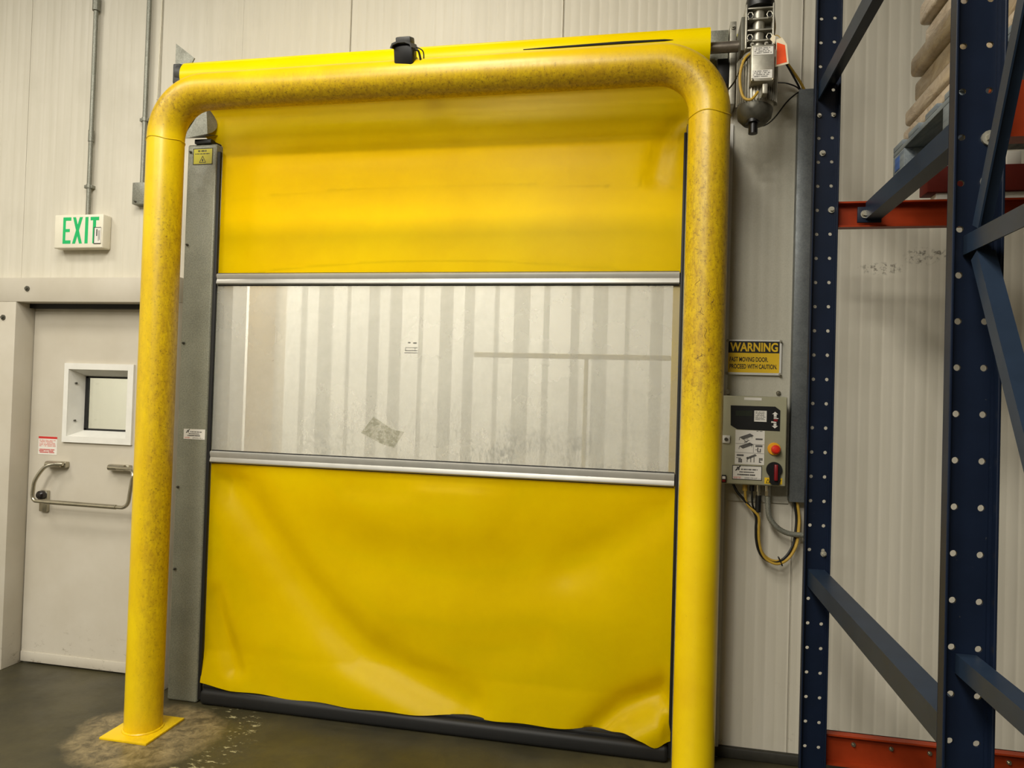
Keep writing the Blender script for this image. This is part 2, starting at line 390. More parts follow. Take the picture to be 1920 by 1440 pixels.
# openings in the back wall: (x0, x1, top)
OPN = [(-3.97, -2.96, 2.31), (-2.475, 0.115, 3.235)]
wall = bpy.data.objects.new('wall_back', None); COL.objects.link(wall); struct(wall); wall['_o'] = (0, 0, 0)
core = B()
edges = [-7, -3.97, -2.96, -2.475, 0.115, 6]
for a, b in zip(edges, edges[1:]):
    z0 = next((t for x0, x1, t in OPN if x0 - .001 <= a and b <= x1 + .001), 0)
    core.box(a, b, .012, .12, z0, H)
core.build('wall_core', M_PANEL, wall)
seams = [-5.502, -4.262, -3.022, -1.784, -.543, .697, 1.937, 3.177, 4.417]
for a, b in zip([-7] + seams, seams + [6]):
    xs = set(); n = max(1, round((b - a) / 0.1033)); pit = (b - a) / n; prof = {}
    for i in range(n):
        x = a + i * pit
        for dx, d in ((.0, .0), (.030, 0.0), (.034, .0005), (.040, .0005), (.044, 0.0), (.082, 0.0), (.086, .0009), (.094, .0009), (.098, 0.0)):
            prof[round(x + dx, 4)] = d
    prof.pop(round(a, 4), None); prof[round(a + .002, 4)] = .010; prof[round(a + .005, 4)] = 0; prof[round(b - .005, 4)] = 0; prof[round(b - .002, 4)] = .010
    for x0, x1, t in OPN:
        for e in (x0, x1):
            if a < e < b: prof.setdefault(round(e, 4), 0)
    ks = sorted(prof); pb = B()
    for p, q in zip(ks, ks[1:]):
        mid = (p + q) / 2; z0 = next((t for x0, x1, t in OPN if x0 < mid < x1), 0)
        pb.poly([(p, prof[p], z0), (q, prof[q], z0), (q, prof[q], H), (p, prof[p], H)])
    bmesh.ops.remove_doubles(pb.bm, verts=pb.bm.verts, dist=.0003)
    pb.build('wall_panel', M_PANEL, wall, sharp=20)
struct(B().box(.31, 6, -.03, .0, 0, .055, .008).build('baseboard_back', M_KERB))
# steel casing of the cold-room door
def bolt(b, x, y, z, r=.011): b.cyl((x, y, z), (x, y - .006, z), r * 1.5, n=14); b.cyl((x, y - .006, z), (x, y - .016, z), r * .8, n=6); return b
t1 = struct(B().box(-4.16, -3.95, -.05, .12, 0, 2.30, .004).build('trim_1', M_WHITE if False else M_DOOR))
bolt(B(), -4.04, -.05, 2.20).build('bolt', M_CAST_D, t1); bolt(B(), -4.06, -.05, 1.24).build('bolt', M_CAST_D, t1)
t2 = struct(B().box(-4.16, -2.80, -.05, .12, 2.30, 2.452, .004).build('trim_2', M_DOOR))
bolt(B(), -3.87, -.05, 2.382).build('bolt', M_CAST_D, t2)
B().box(-3.95, -2.98, .05, .12, 2.272, 2.302).build('gasket', M_RUBBER, t2)
struct(B().box(-2.98, -2.80, -.05, .12, 0, 2.30, .004).build('trim_3', M_DOOR))
struct(B().box(-2.765, -2.47, -.028, 0, 0, 3.24, .003).box(.105, .36, -.028, 0, 0, 3.24, .003).build('trim_4', M_WHITE))
struct(B().box(-2.472, -2.46, -.028, .12, 0, 3.22).box(.10, .112, -.028, .12, 0, 3.22).box(-2.46, .10, -.028, .12, 3.22, 3.24).build('trim_5', M_WHITE))
# corridor behind
struct(B().box(-7, 6, 3.1, 3.2, 0, 3.9).build('wall_corridor', M_CORR))
struct(B().box(-7, 6, .12, 3.2, 3.9, 4.0).build('ceiling_corridor', M_CORR))

# ------------------------------------------------------------------ cold-room personnel door
d1 = bpy.data.objects.new('door_1', None); COL.objects.link(d1); d1.location = (-3.47, .15, 0); d1['_o'] = (-3.47, .15, 0); struct(d1, 'white insulated door with a small square window and tubular push handle')
WX0, WX1, WZ0, WZ1 = -3.662, -3.232, 1.462, 1.888
B().box(-3.945, WX0, .09, .21, .012, 2.276).box(WX1, -2.985, .09, .21, .012, 2.276).box(WX0, WX1, .09, .21, .012, WZ0).box(WX0, WX1, .09, .21, WZ1, 2.276).build('door_leaf', M_DOOR, d1)
B().box(-3.945, -2.985, .084, .09, .012, .075, .002).build('kick_strip', M_DOOR, d1)
fr = B()
OX0, OX1, OZ0, OZ1 = -3.694, -3.192, 1.424, 1.926; GX0, GX1, GZ0, GZ1 = -3.640, -3.262, 1.498, 1.846
for (a, b, c, d) in ((OX0, WX0, OZ0, OZ1), (WX1, OX1, OZ0, OZ1), (WX0, WX1, OZ0, WZ0), (WX0, WX1, WZ1, OZ1)): fr.box(a, b, .074, .092, c, d)
o1 = [(WX0, WZ0), (WX1, WZ0), (WX1, WZ1), (WX0, WZ1)]; i1 = [(GX0, GZ0), (GX1, GZ0), (GX1, GZ1), (GX0, GZ1)]
for k in range(4):
    (a, b), (c, d), (e, f), (g, h) = o1[k], o1[(k + 1) % 4], i1[(k + 1) % 4], i1[k]
    fr.poly([(a, .08, b), (c, .08, d), (e, .20, f), (g, .20, h)])
wf = fr.build('window_frame', M_WHITE, d1, fix=True)
gk = B()
for (a, b, c, d) in ((GX0, GX0 + .022, GZ0, GZ1), (GX1 - .022, GX1, GZ0, GZ1), (GX0, GX1, GZ0, GZ0 + .01), (GX0, GX1, GZ1 - .01, GZ1)): gk.box(a, b, .192, .206, c, d)
gk.build('gasket', M_RUBBER, wf)
B().box(GX0, GX1, .207, .213, GZ0, GZ1).build('pane', M_GLASS, d1)
sc = B()
for (x, z) in ((-3.652, 1.80), (-3.652, 1.55), (-3.55, 1.478), (-3.31, 1.478)): sc.cyl((x, .10, z), (x, .11, z), .005, n=10)
bolt(B(), -3.648, .13, 1.80, .004).build('screw', M_CAST_D, wf); bolt(B(), -3.648, .13, 1.56, .004).build('screw', M_CAST_D, wf)
sc.bm.free()
stk = B().box(-3.879, -3.739, .0885, .0905, 1.337, 1.452).build('sticker', M_PAPER, d1); stk['label'] = 'white sticker with red heading and fine print'
B().rect(-3.879, -3.739, 1.438, 1.452, .0882).build('heading_band', M_INKRED, stk, fix=False)
print_rows(B(), -3.872, -3.746, 1.385, 1.430, 5, .0880).build('small_print', M_INKPINK, stk, fix=False)
print_rows(B(), -3.872, -3.746, 1.345, 1.372, 3, .0880, .7, random.Random(4)).build('small_print', M_INKRED, stk, fix=False)
hd = B().tube(smooth_path([(-3.640, .035, 1.288), (-3.70, .02, 1.285), (-3.745, .0, 1.262), (-3.785, -.02, 1.187), (-3.798, -.02, 1.126), (-3.80, -.02, 1.086), (-3.785, -.02, 1.062), (-3.74, -.02, 1.056), (-3.47, -.02, 1.054), (-3.20, -.02, 1.052), (-3.146, -.02, 1.056), (-3.118, -.02, 1.083), (-3.108, -.02, 1.14), (-3.098, -.02, 1.207), (-3.092, -.02, 1.25), (-3.115, -.0, 1.277), (-3.16, .02, 1.282), (-3.25, .035, 1.282)], 6), .0115, 12).build('push_handle', M_CHROME, d1)
hd['label'] = 'chrome tubular push handle'
B().cyl((-3.70, -.02, 1.0555), (-3.20, -.02, 1.0525), .0145, n=14).build('grip_sleeve', M_CHROME, hd)
for x0, x1 in ((-3.79, -3.64), (-3.335, -3.185)):
    B().box(x0, x1, .055, .09, 1.262, 1.300, .006).cyl((x0 + .02, .045, 1.283), (x1 - .02, .045, 1.283), .018, n=14).build('handle_bracket', M_CHROME, hd)
B().box(-3.835, -3.775, .065, .09, .975, 1.11, .006).build('latch_plate', M_CHROME, hd)
B().lathe([(.001, -.03), (.018, -.028), (.027, -.018), (.029, 0), (.027, .012)], (-3.806, .055, 1.083), 'y', 20).build('thumb_knob', M_GLASSKNOB, hd)

# ------------------------------------------------------------------ rolling door curtain
CX0, CX1, CY = -2.496, .118, -.125
cur = thing('roll_up_curtain', 'yellow vinyl rolling door curtain with clear window band between aluminium bars', 'door curtain', (-1.18, CY, 0))
def groove(x, z, pts, wdt, dep):
    best = 9
    for (ax, az), (bx, bz) in zip(pts, pts[1:]):
        dx, dz = bx - ax, bz - az; t = max(0, min(1, ((x - ax) * dx + (z - az) * dz) / (dx * dx + dz * dz)))
        best = min(best, math.hypot(x - ax - t * dx, z - az - t * dz))
    return dep * math.exp(-(best / wdt) ** 2)
def px2(cx, cy):   # fold sketch units -> curtain plane metres
    return (CX0 + .02 + (cx - 20) / 1860 * 2.57, 1.37 - (cy - 20 - (cx / 1900) * 90) / 890 * 1.27 * (0.985 if cy > 400 else 1))
GA = [px2(*p) for p in ((60, 60), (250, 290), (400, 480), (560, 640), (700, 760), (900, 850), (1130, 940))]
GB = [px2(*p) for p in ((25, 560), (90, 720), (150, 850))]
GC = [px2(*p) for p in ((1880, 850), (1720, 920), (1620, 1010), (1590, 1060))]
GD = [px2(*p) for p in ((550, 330), (900, 420), (1250, 430), (1600, 380))]
GE = [px2(*p) for p in ((620, 120), (850, 140))]
GF = [px2(*p) for p in ((1850, 200), (1650, 330), (1500, 420))]
GG = [px2(*p) for p in ((850, 700), (1150, 740), (1400, 700))]
BH = [px2(*p) for p in ((700, 230), (1100, 240))]
BI = [px2(*p) for p in ((300, 750), (900, 960), (1050, 1010))]
BJ = [px2(*p) for p in ((1850, 960), (1700, 1050))]
def fold_low(x, z):
    y = groove(x, z, GA, .12, .062) + groove(x, z, GB, .055, .034) + groove(x, z, GC, .075, .055) + groove(x, z, GD, .20, .040) + groove(x, z, GE, .06, .008)
    y += groove(x, z, GF, .10, .018) + groove(x, z, GG, .10, .010) - groove(x, z, BH, .22, .028) - groove(x, z, BI, .14, .024) - groove(x, z, BJ, .09, .045)
    y += .008 * (mnoise.noise(Vector((x * 1.7, z * 2.2, 3.1))))
    ex = min(1, (x - CX0) / .10, (CX1 - x) / .05); ez = min(1, (1.37 - z) / .10)
    return y * max(0, ex) ** .7 * max(0, ez)
def sheet(x0, x1, zb, zt, f, nx, nz, thick=.004):
    b = B(); g = []
    for j in range(nz + 1):
        row = []
        for i in range(nx + 1):
            x = x0 + (x1 - x0) * i / nx; lo = zb(x); hi = zt(x); z = lo + (hi - lo) * j / nz
            row.append(b.bm.verts.new((x, CY + f(x, z), z)))
        g.append(row)
    for j in range(nz):
        for i in range(nx): b.bm.faces.new((g[j][i], g[j][i + 1], g[j + 1][i + 1], g[j + 1][i]))
    r = bmesh.ops.solidify(b.bm, geom=b.bm.faces[:], thickness=thick)
    return b
def hem(x):
    z = .100 - .010 * math.sin((x + 2.4) * 2.1) + .004 * math.sin(x * 17)
    if x < -2.30: z += .012 * (-2.30 - x) / .18
    z -= .035 * math.exp(-((x - .045) / .045) ** 2); z += .020 * math.exp(-((x + .105) / .06) ** 2)
    return z
lo = sheet(CX0, CX1, hem, lambda x: 1.372, fold_low, 170, 90)
for v in lo.bm.verts:
    if v.co.z < .30: v.co.y -= .042 * (1 - (v.co.z - .05) / .25)
lo.build('lower_curtain_panel', M_VINYL, cur, sharp=80, fix=False)
def fold_up(x, z):
    t = (z - 2.45) / 1.1
    y = .0028 * math.sin(t * 8.0 + .5 * math.sin(x * 1.3)) * (0.4 + t) + groove(x, z, [(-2.5, 3.22), (.1, 3.19)], .06, .002) - groove(x, z, [(-2.5, 3.05), (.1, 3.03)], .09, .002)
    y += groove(x, z, [(.10, 3.30), (.0, 3.10), (-.03, 2.95)], .05, .012)
    ez = min(1, (z - 2.45) / .12, (3.56 - z) / .06); ex = min(1, (x - CX0) / .06, (CX1 - x) / .04)
    return y * max(0, ez) * max(0, ex) ** .5
up = sheet(CX0, CX1, lambda x: 2.452, lambda x: 3.56, fold_up, 110, 60)
for v in up.bm.verts:
    k_ = max(0, min(1, (v.co.z - 3.195) / .07)); k_ = k_ * k_ * (3 - 2 * k_)
    v.co.x -= .125 * k_ * ((CX1 - v.co.x) / (CX1 - CX0)) ** 3; v.co.x += .06 * k_ * max(0, (v.co.x + .3) / .42) ** 2
up.build('upper_curtain_panel', M_VINYL, cur, sharp=80, fix=False)
film = B(); film.box(CX0, CX1, CY - .0008, CY + .0008, 1.43, 2.395)
vf = film.build('vision_window', M_FILM, cur); vf['label'] = 'clear scuffed plastic window band'
for v in vf.data.vertices: v.co.z -= 1.43
vf.location.z = 1.43
B().box(.075, CX1, CY + .002, CY + .006, 1.43, 2.395).build('yellow_hem', M_VINYL, cur)
pa = B(); pts = [(-1.585, 1.573), (-1.515, 1.665), (-1.405, 1.600), (-1.335, 1.588), (-1.39, 1.500), (-1.46, 1.518)]
pa.prism(pts, CY - .0025, CY - .0010).build('tape_residue', M_RESIDUE, cur)
mk = B()
for a, b, c, d in ((-1.345, -1.275, 2.030, 2.034), (-1.345, -1.275, 2.046, 2.049), (-1.345, -1.342, 2.030, 2.049), (-1.29, -1.287, 2.030, 2.049), (-1.35, -1.272, 2.018, 2.0215), (-1.33, -1.315, 2.072, 2.078), (-1.30, -1.28, 2.070, 2.077)): mk.rect(a, b, c, d, CY - .0012)
mk.build('faded_print', M_INKGREY, cur, fix=False)
def bar(zt, zb):
    p = [(-.030, zb + .006), (-.030, zb + .012), (-.024, zb + .030), (-.030, zt - .016), (-.030, zt - .006), (-.022, zt), (-.002, zt), (-.002, zb), (-.022, zb)]
    return B().sweep(p, (CX0 + .008, CY, 0), (CX1 - .014, CY, 0), (0, 1, 0), (0, 0, 1))
for zt, zb in ((2.454, 2.391), (1.436, 1.370)):
    ab = bar(zt, zb).build('stiffener_bar', M_ALU, cur, sharp=25)
    B().box(CX0 + .008, CX1 - .014, CY - .012, CY - .002, zb - .006, zb).box(CX0 + .008, CX1 - .014, CY - .012, CY - .002, zt, zt + .005).build('rubber_bead', M_RUBBER, ab)
B().box(CX0 + .01, CX1 - .01, -.175, -.085, .003, .085, .022, 3).build('bottom_edge', M_RUBBER, cur)
B().box(CX0 + .01, CX1 - .01, -.140, -.095, .080, .104, .006).build('edge_pocket', M_RUBBER, cur)

# ------------------------------------------------------------------ side guides
def guide(x0, x1, lab, left):
    g = thing('door_guide', lab, 'door guide', ((x0 + x1) / 2, -.09, 0))
    B().box(x0, x1, -.157, -.029, .0, 3.205, .012, 3).build('guide_column', M_GALV_D if left else M_GALV, g)
    a, b = (x1, x1 + .020) if left else (x0 - .014, x0)
    B().box(a, b, -.150, -.132, .02, 3.16, .003).build('brush_seal', M_RUBBER, g)
    for z in (3.16, 2.62, 2.05, 1.22, .75): bolt(B(), x0 + .022 if left else x1 - .02, -.157, z, .005).build('screw', M_CAST_D, g)
    return g
g1 = guide(-2.703, -2.513, 'grey galvanised door guide with yellow caution sticker and steel horn on top', True)
s = B().box(-2.664, -2.538, -.1585, -.1568, 3.085, 3.180).build('sticker', M_LABYEL, g1); s['label'] = 'yellow caution sticker with a triangle'
f = B(); y = -.1588
for a, b, c, d in ((-2.664, -2.660, 3.085, 3.18), (-2.542, -2.538, 3.085, 3.18), (-2.664, -2.538, 3.176, 3.18), (-2.664, -2.538, 3.085, 3.089)): f.rect(a, b, c, d, y)
print_rows(f, -2.632, -2.575, 3.158, 3.169, 1, y, .9); print_rows(f, -2.65, -2.555, 3.144, 3.150, 1, y, .9)
tri = [(-2.622, 3.097), (-2.582, 3.097), (-2.602, 3.134)]
for (a, b), (c, d) in zip(tri, tri[1:] + tri[:1]): f.obox(((a + c) / 2, y, (b + d) / 2), (c - a, 0, d - b), (0, 1, 0), (-(d - b), 0, c - a), math.hypot(c - a, d - b) / 2, .0002, .0016)
f.rect(-2.606, -2.598, 3.103, 3.117, y); f.build('print', M_INK, s, fix=False)
def dealer(b_x0, b_x1, b_z0, b_z1, y, parent, frame=False):
    s = B().box(b_x0, b_x1, y, y + .0016, b_z0, b_z1).build('sticker', M_PAPER, parent); s['label'] = 'white dealer sticker with black logo mark and print'
    W, Hh = b_x1 - b_x0, b_z1 - b_z0; P = lambda u, v: (b_x0 + u * W, b_z0 + v * Hh); k = B(); yy = y - .0004
    def seg(u0, v0, u1, v1, th):
        (a, b), (c, d) = P(u0, v0), P(u1, v1); k.obox(((a + c) / 2, yy, (b + d) / 2), (c - a, 0, d - b), (0, 1, 0), (-(d - b), 0, c - a), math.hypot(c - a, d - b) / 2, .0002, th * Hh)
    seg(.11, .62, .17, .74, .035); seg(.16, .68, .185, .9, .04); seg(.22, .66, .225, .86, .04); seg(.215, .84, .28, .98, .035)
    for v, u0, u1, hh, sd in ((.68, .30, .85, .09, 1), (.50, .22, .74, .075, 2), (.30, .18, .78, .10, 3)):
        a, c = P(u0, v); e, g = P(u1, v + hh); print_rows(k, a, e, c, g, 1, yy, .95, random.Random(sd), 0)
    k.build('print', M_INK, s, fix=False)
    a, c = P(.05, .06); e, g = P(.34, .20); print_rows(B(), a, e, c, g, 2, yy, .7, random.Random(5)).build('print', M_INKPINK, s, fix=False)
    a, c = P(.42, .05); e, g = P(.96, .18); print_rows(B(), a, e, c, g, 2, yy, .5, random.Random(6)).build('print', M_INKGREY, s, fix=False)
    if frame:
        q = B(); t = .003
        for a, b, c, d in ((b_x0, b_x1, b_z0, b_z0 + t), (b_x0, b_x1, b_z1 - t, b_z1), (b_x0, b_x0 + t, b_z0, b_z1), (b_x1 - t, b_x1, b_z0, b_z1)): q.rect(a, b, c, d, yy)
        q.build('border', M_INK, s, fix=False)
dealer(-2.657, -2.521, 1.498, 1.556, -.1585, g1)
# flared lead-in horn
A, Bp, C, Dp = Vector((-2.690, -.20, 3.226)), Vector((-2.562, -.20, 3.405)), Vector((-2.548, -.20, 3.246)), Vector((-2.530, -.12, 3.265))
hb = B(); arc = [A.lerp(Bp, t) + Vector((-.035, 0, .035)) * math.sin(PI * t) * .8 for t in [i / 8 for i in range(9)]]
hb.poly(arc + [C]); side = [Bp.lerp(C, t) + Vector((.020, .07, 0)) * math.sin(PI * t) ** .8 for t in [i / 8 for i in range(9)]]
hb.poly(side[::-1]); hb.poly([A, C, Dp]); hb.poly(arc[::-1] + [Vector((-2.60, -.08, 3.27))])
hb.build('lead_in_horn', M_GALV, g1)
B().box(-2.655, -2.548, -.165, -.06, 3.205, 3.232, .004).build('horn_bracket', M_BLACK, g1)
guide(.123, .30, 'grey galvanised door guide half hidden behind the yellow guard pipe', False)

# ------------------------------------------------------------------ roller
rol = thing('curtain_roller', 'yellow vinyl wound on a horizontal roller tube above the door', 'door roller', (-1.2, -.225, 3.545))
rb = B(); pr_ = []
for k in range(48):
    a = 2 * PI * k / 48; pr_.append((math.cos(a), math.sin(a)))
rb.cyl((-2.655, -.225, 3.545), (.217, -.225, 3.545), .094, n=56)
rb.build('wound_curtain', M_VINYL, rol)
B().box(-2.65, .212, -.298, -.292, 3.60, 3.612, .002).build('curtain_lap', M_VINYL, rol)
B().tube([(-.70, -.3195, 3.553), (-.55, -.3195, 3.553), (-.2, -.3195, 3.555), (.0, -.3195, 3.553), (.04, -.3195, 3.552)], [.002, .005, .007, .005, .001], 8).build('dark_line', M_RUBBER, rol)  # thin black tube drawn as a dark line along the roller front
B().cyl((.216, -.225, 3.545), (.372, -.225, 3.545), .027, n=24).build('drive_shaft', M_STEEL, rol)
B().cyl((-2.655, -.225, 3.545), (-2.705, -.225, 3.545), .022, n=20).build('stub_shaft', M_STEEL, rol)
B().cyl((-2.663, -.225, 3.575), (-2.715, -.225, 3.585), .058, n=20).box(-2.735, -2.69, -.27, -.03, 3.52, 3.63, .006).build('end_bearing', M_GREYPLASTIC, rol)
lb = B(); lb.prism([(-2.772, 3.655), (-2.773, 3.782), (-2.650, 3.690), (-2.700, 3.605)], -.20, -.192)
lb.build('end_bracket', M_GALV, rol); B().box(-2.80, -2.70, -.20, 0, 3.48, 3.50).build('bracket_shelf', M_GALV, rol)
B().prism([(-2.775, 3.52), (-2.775, 3.61), (-2.70, 3.56), (-2.72, 3.50)], -.21, -.17).build('end_bracket', M_GREYPLASTIC, rol)
B().box(.228, .318, -.09, -.001, 3.43, 3.70, .003).build('end_bracket', M_GALV, rol)
b_ = B().box(.322, .352, -.13, -.001, 3.30, 3.72, .003)
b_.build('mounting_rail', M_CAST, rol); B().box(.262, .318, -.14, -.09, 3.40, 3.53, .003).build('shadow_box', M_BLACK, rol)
bolt(B(), .335, -.13, 3.69, .008).build('bolt', M_CAST, rol); bolt(B(), .335, -.13, 3.60, .008).build('bolt', M_CAST, rol)
B().box(.356, .376, -.128, -.122, 3.635, 3.655).build('inspection_dot', M_LABYEL, rol)

# ------------------------------------------------------------------ yellow guard pipe
gp = thing('guard_pipe_frame', 'scuffed yellow steel pipe hoop guarding the rolling door opening', 'guard pipe', (XL, YP, 0))
RB = .238; path = [(XL, YP, .004 + .01 * i) for i in (0,)] + [(XL, YP, z) for z in (.6, 1.2, 1.8, 2.4, 2.9)]
for k in range(17):
    a = PI - (PI / 2) * k / 16; path.append((XL + RB + RB * math.cos(a), YP, ZT - RB + RB * math.sin(a)))
path += [(-1.9, YP, ZT), (-1.2, YP, ZT), (-.5, YP, ZT)]
for k in range(17):
    a = PI / 2 - (PI / 2) * k / 16; path.append((XR - RB + RB * math.cos(a), YP, ZT - RB + RB * math.sin(a)))
path += [(XR, YP, z) for z in (2.9, 2.4, 1.8, 1.2, .6, .004)]
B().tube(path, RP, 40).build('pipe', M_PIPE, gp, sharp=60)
rc_ = random.Random(12)
for (cx, cz, L) in ((.18, 3.17, .05), (.20, 3.13, .06), (.17, 2.33, .03), (.22, 2.28, .035), (.19, 2.20, .04), (.235, 2.24, .03), (.21, 2.10, .05), (.185, 2.0, .03)):
    pts_ = []; dx_ = cx - XR; a_ = rc_.uniform(-.6, .6)
    for k in range(7):
        t = k / 6 - .5; xx = dx_ + L * t * math.sin(a_) + .008 * math.sin(5 * t + a_); zz = cz + L * t * math.cos(a_)
        xx = max(-.088, min(.088, xx)); pts_.append((XR + xx, YP - math.sqrt(RP ** 2 - xx * xx) + .0004, zz))
    if cz < 3.08: B().tube(pts_, .0011, 5).build('paint_crack', M_INKBROWN, gp)
for x in (XL, XR):
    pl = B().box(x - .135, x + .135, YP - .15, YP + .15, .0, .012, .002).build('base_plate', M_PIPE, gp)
    rg = [(x + (RP + .003) * math.cos(2 * PI * i / 40), YP + (RP + .003) * math.sin(2 * PI * i / 40), .014) for i in range(41)]
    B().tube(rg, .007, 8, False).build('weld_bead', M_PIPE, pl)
    rg = [(x + (RP + .0005) * math.cos(2 * PI * i / 40), YP + (RP + .0005) * math.sin(2 * PI * i / 40), ZT - RB - .02 + .006 * math.sin(i * .5)) for i in range(41)]
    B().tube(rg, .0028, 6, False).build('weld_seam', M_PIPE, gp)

# motion sensor
sn = thing('motion_sensor', 'black motion sensor with tilted hood on top of the yellow pipe', 'sensor', (-1.23, YP, ZT + RP))
sy = YP - .045
ax, ay, az = Vector((1, -.10, -.04)).normalized(), Vector((.06, .92, .32)), Vector((.04, -.32, .92))
c0 = Vector((-1.232, sy - .02, 3.429))
bd = B(); bd.obox(c0, ax, ay, az, .052, .030, .054, .012); bd.build('sensor_body', M_BLACK, sn)
hdv = B()
for k in range(7):
    a = PI * k / 6
hood = [(-.060, .040), (-.048, .060), (-.020, .068), (.020, .068), (.048, .058), (.056, .036), (.050, .036), (.044, .050), (.018, .060), (-.018, .060), (-.044, .052), (-.052, .040)]
axn, ayn, azn = ax, ay.normalized(), ax.cross(ay.normalized())
hb = B(); hb.sweep(hood, c0 - ayn * .045, c0 + ayn * .035, axn, azn); hb.build('hood', M_GREYPLASTIC, sn)
B().obox(c0 + azn * .072 + ayn * .01, axn, ayn, azn, .040, .03, .018, .008).build('top_housing', M_GREYPLASTIC, sn)
B().tube(smooth_path([c0 + axn * .055 + azn * .03, c0 + axn * .072 + azn * .02, c0 + axn * .078 - azn * .03, c0 + axn * .055 - azn * .045], 6), .005, 8).build('swivel_bracket', M_BLACK, sn)
B().tube(smooth_path([c0 + axn * .05 + azn * .045 + ayn * .02, c0 + axn * .088 + azn * .02 + ayn * .02, c0 + axn * .086 - azn * .05 + ayn * .01], 6), .003, 8).build('lead', M_CABK, sn)
B().box(-1.27, -1.19, YP - .055, YP + .02, ZT + RP - .022, ZT + RP + .012, .004).build('mount_foot', M_BLACK, sn)

# ------------------------------------------------------------------ gear motor
mo = thing('gear_motor', 'silver gear motor with terminal box driving the door roller', 'motor', (.43, -.36, 3.3))
gx0, gx1 = .368, .498
B().box(gx0 + .008, gx1 - .008, -.325, -.27, 3.47, 3.655).build('gearbox_back', M_CAST_D, mo)
gs = B()
gs.box(gx0, gx0 + .009, -.385, -.27, 3.455, 3.665, .003).build('gearbox_side', M_CAST, mo)
B().box(gx1 - .009, gx1, -.385, -.27, 3.455, 3.665, .003).build('gearbox_side', M_CAST, mo)
for z in (3.648, 3.598, 3.545, 3.495, 3.462): B().box(gx0 + .006, gx1 - .006, -.378, -.30, z - .004, z + .004, .0015).build('rib', M_CAST, mo)
B().cyl((.432, -.34, 3.45), (.432, -.34, 3.655), .027, n=24).build('gear_barrel', M_CAST, mo)
for x in (gx0 + .022, gx1 - .022):
    for z in (3.612, 3.508):
        rg = [(x + .013 * math.cos(2 * PI * i / 6), -.380, z + .016 * math.sin(2 * PI * i / 6)) for i in range(7)]
        lug = B().tube(rg, .0028, 6, False).build('bolt_lug', M_CAST, mo)
        B().cyl((x, -.372, z), (x, -.34, z), .011, n=12).build('pocket', M_BLACK, lug)
for x in (.40, .463): bolt(B(), x, -.378, 3.474, .006).build('bolt', M_CAST, mo)
B().lathe([(.03, 0), (.062, .006), (.066, .03), (.060, .06), (.035, .085), (.01, .09)], (.437, -.335, 3.655), 'z', 28).build('top_cap', M_BLACK, mo)
B().lathe([(.066, 3.445), (.080, 3.42), (.082, 3.21), (.074, 3.19)], (.432, -.325, 0), 'z', 32).build('motor_body', M_CAST, mo)
for k in range(22):
    a = PI + PI * k / 21 + 0.0; cx, cy = .432 + .083 * math.cos(a), -.325 + .083 * math.sin(a)
    B().obox((cx, cy, 3.31), (math.cos(a), math.sin(a), 0), (-math.sin(a), math.cos(a), 0), (0, 0, 1), .010, .0018, .105).build('cooling_fin', M_CAST, mo)
tb = B().box(.388, .490, -.470, -.38, 3.262, 3.430, .006).build('terminal_box', M_CAST, mo)
for x0, x1, z0, z1 in ((.397, .482, 3.382, 3.418), (.394, .480, 3.274, 3.312)):
    l = B().box(x0, x1, -.4715, -.4698, z0, z1).build('rating_plate', M_PAPER, tb); print_rows(B(), x0 + .004, x1 - .004, z0 + .003, z1 - .003, 4, -.4719, .55, random.Random(9)).build('print', M_INKGREY, l, fix=False)
for x in (.394, .484): bolt(B(), x, -.47, 3.268, .004).build('screw', M_CHROME, tb)
B().lathe([(.078, 3.205), (.083, 3.18), (.076, 3.145), (.050, 3.118), (.02, 3.112)], (.425, -.325, 0), 'z', 28).build('end_bell', M_CAST_D, mo)
B().cyl((.415, -.35, 3.17), (.415, -.35, 3.115), .034, n=16).cyl((.417, -.35, 3.12), (.417, -.35, 3.066), .021, n=14).build('encoder_plug', M_BLACK, mo)
B().box(.44, .462, -.47, -.42, 3.205, 3.250, .003).build('gland', M_CAST, mo)
B().box(.352, .372, -.36, -.16, 3.46, 3.62, .003).build('torque_arm', M_CAST_D, mo)
tag(B().tube(smooth_path([(.40, -.40, 3.43), (.36, -.43, 3.38), (.343, -.44, 3.295), (.357, -.45, 3.206), (.392, -.46, 3.184), (.423, -.45, 3.222)], 8), .0062, 10).build('motor_lead', M_CABY), 'yellow sheathed lead looping around the left of the motor', 'cable')
tag(B().tube(smooth_path([(.39, -.44, 3.40), (.36, -.40, 3.375), (.33, -.30, 3.335), (.29, -.2, 3.33), (.262, -.14, 3.40)], 8), .004, 8).build('brake_lead', M_CABK), 'thin black lead from terminal box to roller bracket', 'cable')
tag(B().tube(smooth_path([(.496, -.34, 3.64), (.505, -.33, 3.58), (.51, -.30, 3.51), (.58, -.2, 3.47), (.66, -.11, 3.41), (.705, -.06, 3.36)], 8), .0065, 10).build('motor_supply_cable', M_CABY), 'yellow cable running from the gear motor down to the wire duct', 'cable')
tag(B().tube(smooth_path([(.515, -.30, 3.50), (.59, -.19, 3.45), (.655, -.10, 3.395), (.69, -.05, 3.355)], 8), .005, 10).build('motor_signal_cable', M_CABK), 'black cable beside the yellow motor cable entering the wire duct', 'cable')
tag(B().tube(smooth_path([(.507, -.36, 3.29), (.53, -.25, 3.345), (.60, -.12, 3.395), (.66, -.08, 3.385), (.69, -.05, 3.35)], 8), .0036, 8).build('arched_wire', M_CABK), 'thin black wire arching over the top edge of the cover sheet', 'cable')
